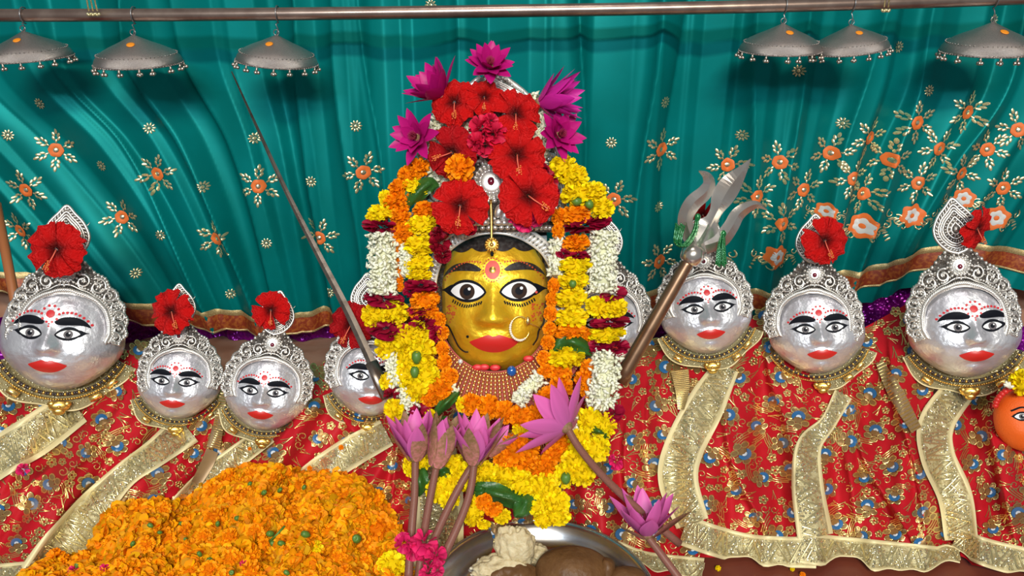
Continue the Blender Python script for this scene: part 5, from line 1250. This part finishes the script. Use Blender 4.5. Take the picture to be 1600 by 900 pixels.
px_blade('blade_shoulder', [(1080, 396, 9), (1087, 386, 17), (1096, 372, 25), (1104, 358, 22), (1112, 344, 11)], .007)
a, b = P(1084, 394, TD), P(968, 596, 1.085); mb = MB(); mb.tube([lerp(a, b, k / 10) for k in range(11)], lambda u: .0088 + .002 * u, 14); mb.build('shaft', M['shaft'], tr, tr.location)
mb = MB(); ax = (b - a).normalized(); c = a + ax * .004
mb.tube([c + ax * z for z in (-.014, -.011, -.004, 0, .004, .011, .014)], lambda u: .008 + .0085 * math.sin(PI * u) ** .6, 18); mb.build('knob', M['trident'], tr, tr.location)
for (lab, pts0, n_) in (('green glass bead strings hanging from the shorter trident prong', [(1090, 340), (1086, 362), (1072, 382), (1060, 378), (1064, 350)], 6), ('green glass bead strings hanging from the trident prong that points outward', [(1130, 366), (1128, 385), (1128, 412)], 7)):
    base = P(*pts0[0], TD - .014); t = thing('bead_string', lab, 'bangles', base, group='green bead strings')
    for j in range(n_):
        mb = MB(); dx = (j - n_ / 2) * 2.6; pp = [poly_at(pts0, k / 16) for k in range(17)]
        mb.tube([P(x + dx * (.3 + .7 * k / 16), y + (j % 3) * 2 * k / 16, TD - .014 - .003 * math.sin(j * 2)) for k, (x, y) in enumerate(pp)], .0011, 5)
        for k in range(0, 17, 1): x, y = pp[k]; mb.ball(P(x + dx * (.3 + .7 * k / 16), y + (j % 3) * 2 * k / 16, TD - .014 - .003 * math.sin(j * 2)), .0017, 5, 4)
        mb.build('strand', M['green_glass'], t, base)
    mb = MB(); mb.ball(base, (.0045, .004, .006), 8, 6); mb.build('knot', M['green_glass'], t, base)

# ---------------------------------------------------------------- heap of loose marigold petals
HEAP = [(40, 930), (75, 898), (110, 876), (140, 858), (150, 830), (168, 800), (190, 786), (250, 780), (288, 784), (325, 754), (358, 737), (392, 726), (440, 730), (482, 738), (530, 738), (562, 747), (592, 772), (614, 800), (628, 838), (636, 880), (640, 960), (40, 960)]
def hdist(x, y):
    best = 1e9
    for (x0, y0), (x1, y1) in zip(HEAP[:20], HEAP[1:20]):
        dx, dy = x1 - x0, y1 - y0; t = max(0, min(1, ((x - x0) * dx + (y - y0) * dy) / (dx * dx + dy * dy))); best = min(best, math.hypot(x - x0 - t * dx, y - y0 - t * dy))
    return best
def hlift(x, y):
    d = hdist(x, y); return .012 + .075 * (1 - math.exp(-d / 60)) + (.010 * math.sin(x / 27 + 1) * math.sin(y / 23) + .007 * math.sin(x / 10.5 + 2 * math.sin(y / 15)) * math.sin(y / 9 + x / 40)) * min(1, d / 30)
hg = random.Random(31); base = surf(380, 900); base.z = 0
mb = MB()
for k in range(15000):
    x, y = hg.uniform(35, 645), hg.uniform(722, 945)
    if not in_poly(x, y, HEAP): continue
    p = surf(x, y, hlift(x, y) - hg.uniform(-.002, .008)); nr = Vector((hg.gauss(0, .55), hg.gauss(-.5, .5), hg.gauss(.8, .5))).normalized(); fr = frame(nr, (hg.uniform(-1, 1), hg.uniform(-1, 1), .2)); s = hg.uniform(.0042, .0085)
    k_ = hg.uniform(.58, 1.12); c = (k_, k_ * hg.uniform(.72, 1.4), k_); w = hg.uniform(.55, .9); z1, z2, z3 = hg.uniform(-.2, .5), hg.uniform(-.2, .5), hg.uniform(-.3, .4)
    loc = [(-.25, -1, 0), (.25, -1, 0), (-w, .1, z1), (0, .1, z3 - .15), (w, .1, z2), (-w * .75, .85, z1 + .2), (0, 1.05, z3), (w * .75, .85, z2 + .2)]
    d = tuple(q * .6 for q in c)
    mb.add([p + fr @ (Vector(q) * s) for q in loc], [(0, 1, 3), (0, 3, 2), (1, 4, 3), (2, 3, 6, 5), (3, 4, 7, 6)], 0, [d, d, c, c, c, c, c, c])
gx = [(lerp(20, 650, i / 60), lerp(715, 950, j / 30)) for j in range(31) for i in range(61)]
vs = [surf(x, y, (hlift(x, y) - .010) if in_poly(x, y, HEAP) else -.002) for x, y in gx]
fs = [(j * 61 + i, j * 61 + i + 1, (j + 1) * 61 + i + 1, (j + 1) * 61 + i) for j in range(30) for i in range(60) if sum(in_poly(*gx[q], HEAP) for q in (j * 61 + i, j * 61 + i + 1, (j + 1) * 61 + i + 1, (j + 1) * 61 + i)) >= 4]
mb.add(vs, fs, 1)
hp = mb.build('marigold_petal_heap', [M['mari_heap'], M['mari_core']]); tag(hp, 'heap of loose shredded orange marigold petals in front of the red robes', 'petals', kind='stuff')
HG = 'loose marigold heads on the petal heap'
heads = []
for k in range(900):
    x, y = hg.uniform(70, 635), hg.uniform(730, 912)
    if in_poly(x, y, HEAP) and hdist(x, y) > 7 and all((x - a) ** 2 + (y - b) ** 2 > 29 ** 2 for a, b in heads): heads.append((x, y))
for (x, y) in heads:
    p = surf(x, y, hlift(x, y) + .001); r = hg.uniform(13, 20) * .95 / FPX
    o = link('loose_marigold', hg.choice(MH), None, M4(p, frame(Vector((hg.gauss(0, .5), hg.gauss(-.6, .4), .9)), None, hg.uniform(0, 6)), (r, r, r * .6))); tag(o, 'orange marigold head lying loose on the marigold petal heap', 'flower', HG)
for (x, y, r, m_, lab) in ((588, 822, 27, MO[1], 'bright orange marigold head at the heap edge nearest the lily stems'), (612, 882, 24, MY[1], 'yellow marigold head at the heap corner below the pink blossoms'), (492, 858, 14, MY[2], 'small yellow marigold head in the middle of the petal heap'), (90, 888, 17, MO[2], 'orange marigold head at the tapering corner of the heap')):
    p = surf(x, y, hlift(x, y) + .004); rr = r * .94 / FPX; o = link('loose_marigold', m_, None, M4(p, frame(Vector((.2, -.6, .8))), (rr, rr, rr * .65))); tag(o, lab, 'flower', 'marigold heads standing out from the heap')
for k, (x, y, r) in enumerate([(423, 834, 7), (427, 850, 6), (440, 849, 6), (478, 835, 7.5), (412, 770, 6), (437, 766, 5), (390, 757, 5), (558, 842, 10), (235, 821, 5), (282, 818, 5), (340, 819, 5), (290, 842, 4), (207, 850, 5), (312, 866, 5), (326, 876, 6), (120, 884, 6), (372, 810, 6), (475, 762, 5), (448, 895, 5), (362, 895, 6), (320, 812, 5), (250, 832, 4)]):
    p = surf(x, y, hlift(x, y) + .011); rr = r * .93 / FPX
    o = link('green_calyx', GREEN, None, M4(p, frame(Vector((hg.uniform(-1, 1), hg.uniform(-.8, .2), .6))), (rr * .75, rr * .75, rr))); tag(o, 'small green flower base lying among the loose marigold petals', 'flower base', 'green flower bases in the heap')
mb = MB(); mb.tube([surf(421, 846, hlift(421, 846) + .012), surf(432, 836, hlift(432, 836) + .014), surf(445, 822, hlift(445, 822) + .014)], .0016, 6)
tag(mb.build('green_stalk', M['green']), 'thin dark green stalk lying on the marigold petal heap', 'stalk')
for (x, y, lab) in ((163, 890, 'pale pink petal at the lower corner of the marigold heap'), (116, 893, 'magenta petal next to the green bit at the heap corner'), (382, 895, 'dark pink petal low on the marigold heap')):
    o = link('loose_petal', PK[0], None, M4(surf(x, y, hlift(x, y) + .008), frame(Vector((0, -.7, .7))), 9 * .93 / FPX)); tag(o, lab, 'petal')

# ---------------------------------------------------------------- steel plate of sweets
pv = (450 - 925) / FPX; pc = P(846, 925, (.046 - .70) / (WX.z + pv * UX.z)); pc.z = .016
pl = thing('steel_plate', 'round shiny steel plate with a raised rim holding sweets', 'plate', pc)
mb = MB(); Rp = .138
prof = [(0, .004), (.105, .004), (.116, .0055), (.123, .016), (.130, .027), (.1365, .0305), (Rp, .0295), (.1365, .0275), (.128, .018), (.119, .0035), (.112, 0), (0, 0)]
mb.revolve(prof, 96); mb.build('dish', M['steel'], pl)
mb = MB(); mb.tube([(Rp * math.cos(a) * .993, Rp * math.sin(a) * .993, .0295) for a in [2 * PI * k / 96 for k in range(97)]], .0016, 6, cap=False); mb.build('rolled_rim', M['steel'], pl)
mb = MB(); mb.tube([(.103 * math.cos(a), .103 * math.sin(a), .0042) for a in [2 * PI * k / 96 for k in range(97)]], .0009, 6, cap=False); mb.build('groove_ring', M['steel'], pl)
def lump(name, lab, px, py, z0, r, m_, seed, rough=.12, cat='sweet', fine=0):
    rg = random.Random(seed); v = (450 - py) / FPX; dz = WX.z + v * UX.z; d = (z0 - .70) / dz; c = P(px, py, d)
    ks = [(Vector((rg.gauss(0, 1), rg.gauss(0, 1), rg.gauss(0, 1))).normalized(), rg.uniform(1.5, 5), rg.uniform(0, 6)) for _ in range(10)]
    fk = [(Vector((rg.gauss(0, 1), rg.gauss(0, 1), rg.gauss(0, 1))).normalized(), rg.uniform(9, 22), rg.uniform(0, 6)) for _ in range(12)]
    mb = MB(); mb.ball((0, 0, 0), 1, 56, 36); vs = []
    for q in mb.v:
        n_ = Vector(q).normalized(); k = 1 + rough * sum(math.sin(n_.dot(a) * f + ph) for a, f, ph in ks) / 4 + fine * sum(math.sin(n_.dot(a) * f + ph) for a, f, ph in fk) / 4
        vs.append((c.x + n_.x * r[0] * k, c.y + n_.y * r[1] * k, max(z0 - r[2] * .62, c.z + n_.z * r[2] * k)))
    mb.v = vs; o = mb.build(name, M[m_]); 
    return tag(o, lab, cat)
ZP = .022
lump('halwa_piece', 'tall cream coloured crumbly halwa piece standing on the plate', 806, 858, ZP + .036, (.024, .016, .040), 'halwa', 1, .16, fine=.10)
lump('halwa_piece', 'crumbly cream halwa chunk in front of the tall piece', 788, 888, ZP + .014, (.034, .02, .018), 'halwa', 2, .2, fine=.12)
lump('halwa_piece', 'small pale crumb pile between the tall halwa and the round sweet', 840, 868, ZP + .012, (.017, .013, .013), 'halwa', 3, .2, fine=.14)
lump('brown_sweet', 'large smooth round brown sweet on the plate', 895, 890, ZP + .020, (.045, .032, .027), 'brown_sweet', 4, .05)
lump('brown_sweet', 'rough brown sweet lump beside the cream halwa', 802, 900, ZP + .012, (.030, .02, .016), 'brown_sweet', 5, .22, fine=.05)
lump('brown_sweet', 'small curled brown sweet near the far plate rim beside the lily', 948, 896, ZP + .016, (.014, .014, .026), 'brown_sweet', 6, .2)
lump('brown_sweet', 'orange brown round sweet cut by the lower picture edge', 978, 908, ZP + .012, (.026, .02, .018), 'brown_sweet', 7, .08)
for k in range(26):
    x, y = hg.uniform(720, 1000), hg.uniform(868, 902)
    v = (450 - y) / FPX; d = (ZP + .001 - .70) / (WX.z + v * UX.z); c = P(x, y, d); mb = MB(); mb.ball((0, 0, 0), (hg.uniform(.0015, .003), hg.uniform(.0015, .0025), .0016), 7, 5)
    o = mb.build('food_crumb', M['crumb']); o.location = c; tag(o, 'tiny pale crumb scattered on the steel plate', 'crumb', 'crumbs on the steel plate')

# ---------------------------------------------------------------- orange idol at the edge, small strays
OD = 1.085; OM = M4(P(1609, 648, OD), Matrix((RX, UX, -WX)).transposed() @ Matrix.Rotation(math.radians(4), 3, 'Z') @ Matrix.Rotation(math.radians(-14), 3, 'Y'), 100 * OD / FPX)
oi = thing('orange_idol', 'small bright orange painted idol face beside the outermost red robe', 'idol', mat4=OM)
OF = Face(.34, -.08, .50, .52, 2.2, 2.2, .5, (.04, -.15, .12, .07), (.20, 0, .1, .05), (-.28, .14, .04), -.42)
fo = link('face', OF.mesh('face', M['orange_idol'], 30, 72), oi)
for e in eye_meshes(OF, .21, .03, .095, .048, .03, .042, -.05, lid=1.6):
    eo = link('eye', e[0].mesh('eye', M['black']), oi)
    for b, nm, mm in list(zip(e, ('', 'eye_white', 'iris', 'pupil', 'eye_glint'), ('', 'white', 'iris', 'black', 'white')))[1:]: link(nm, b.mesh(nm, M[mm]), eo)
for s in (-1, 1):
    b = MB(); OF.ribbon(b, [(s * .08, .12), (s * .2, .17), (s * .34, .11)], .012, .005); b.build('eyebrow', M['black'], fo)
link('lips', lip_mesh(OF, -.28, .13, .05, .06, M['lip']), fo)
mb = MB(); mb.grid(lambda u, v: Vector((math.sin(lerp(-1.5, 1.5, u)) * .52, .18 + .38 * math.cos(lerp(-1.5, 1.5, u)) - .1 * v, .16 - .2 * v + .12 * math.cos(lerp(-1.5, 1.5, u)))), 30, 6)
for k in range(24): a = lerp(-1.5, 1.5, k / 23); mb.ball((math.sin(a) * .52, .16 + .38 * math.cos(a), .14 + .12 * math.cos(a)), .05, 7, 5)
mb.build('red_headdress', M['lip'], oi)
o = link('yellow_marigold', MY[0], None, M4(P(1600, 598, 1.06), frame(CD(-.2, .1, 1)), 22 * 1.06 / FPX)); tag(o, 'yellow marigold resting on the orange idol head', 'flower')
t = thing('jasmine_flower', 'small white jasmine flower beside the yellow marigold on the orange idol', 'flower', P(1576, 602, 1.06)); mb = MB()
for k in range(4):
    a = .6 + k * .75; mb.tube([P(1578, 606, 1.06), P(1578 - 9 * math.cos(a - .6), 606 - 10 * math.sin(a), 1.055)], lambda u: .0022 * (1 - .3 * u), 6)
mb.build('petals', M['jasmine'], t, t.location)
for (x, y, r, m_, lab) in ((1122, 888, 5, MY[0], 'tiny yellow petal clump on the brown platform below the hem'), (1238, 889, 4, MY[1], 'tiny yellow petal on the platform under the hem corner'), (1254, 898, 5, MO[0], 'tiny orange petal clump at the platform edge'),
                           (390, 641 + 60, 3.5, MO[1], 'orange petal crumb on the robe of the small masks'), (533, 699, 5, MO[2], 'orange petal on the gold band under the sword'), (484, 732, 5.5, MO[0], 'orange petal on the gold band just above the heap')):
    p = surf(x, y, .012) if y < 880 else PY(x, y, 1); 
    if y >= 880:
        v = (450 - y) / FPX; d = (.003 - .70) / (WX.z + v * UX.z); p = P(x, y, d)
    o = link('stray_petal', m_, None, M4(p, frame(Vector((.2, -.4, .9))), r * .95 / FPX)); tag(o, lab, 'petal')
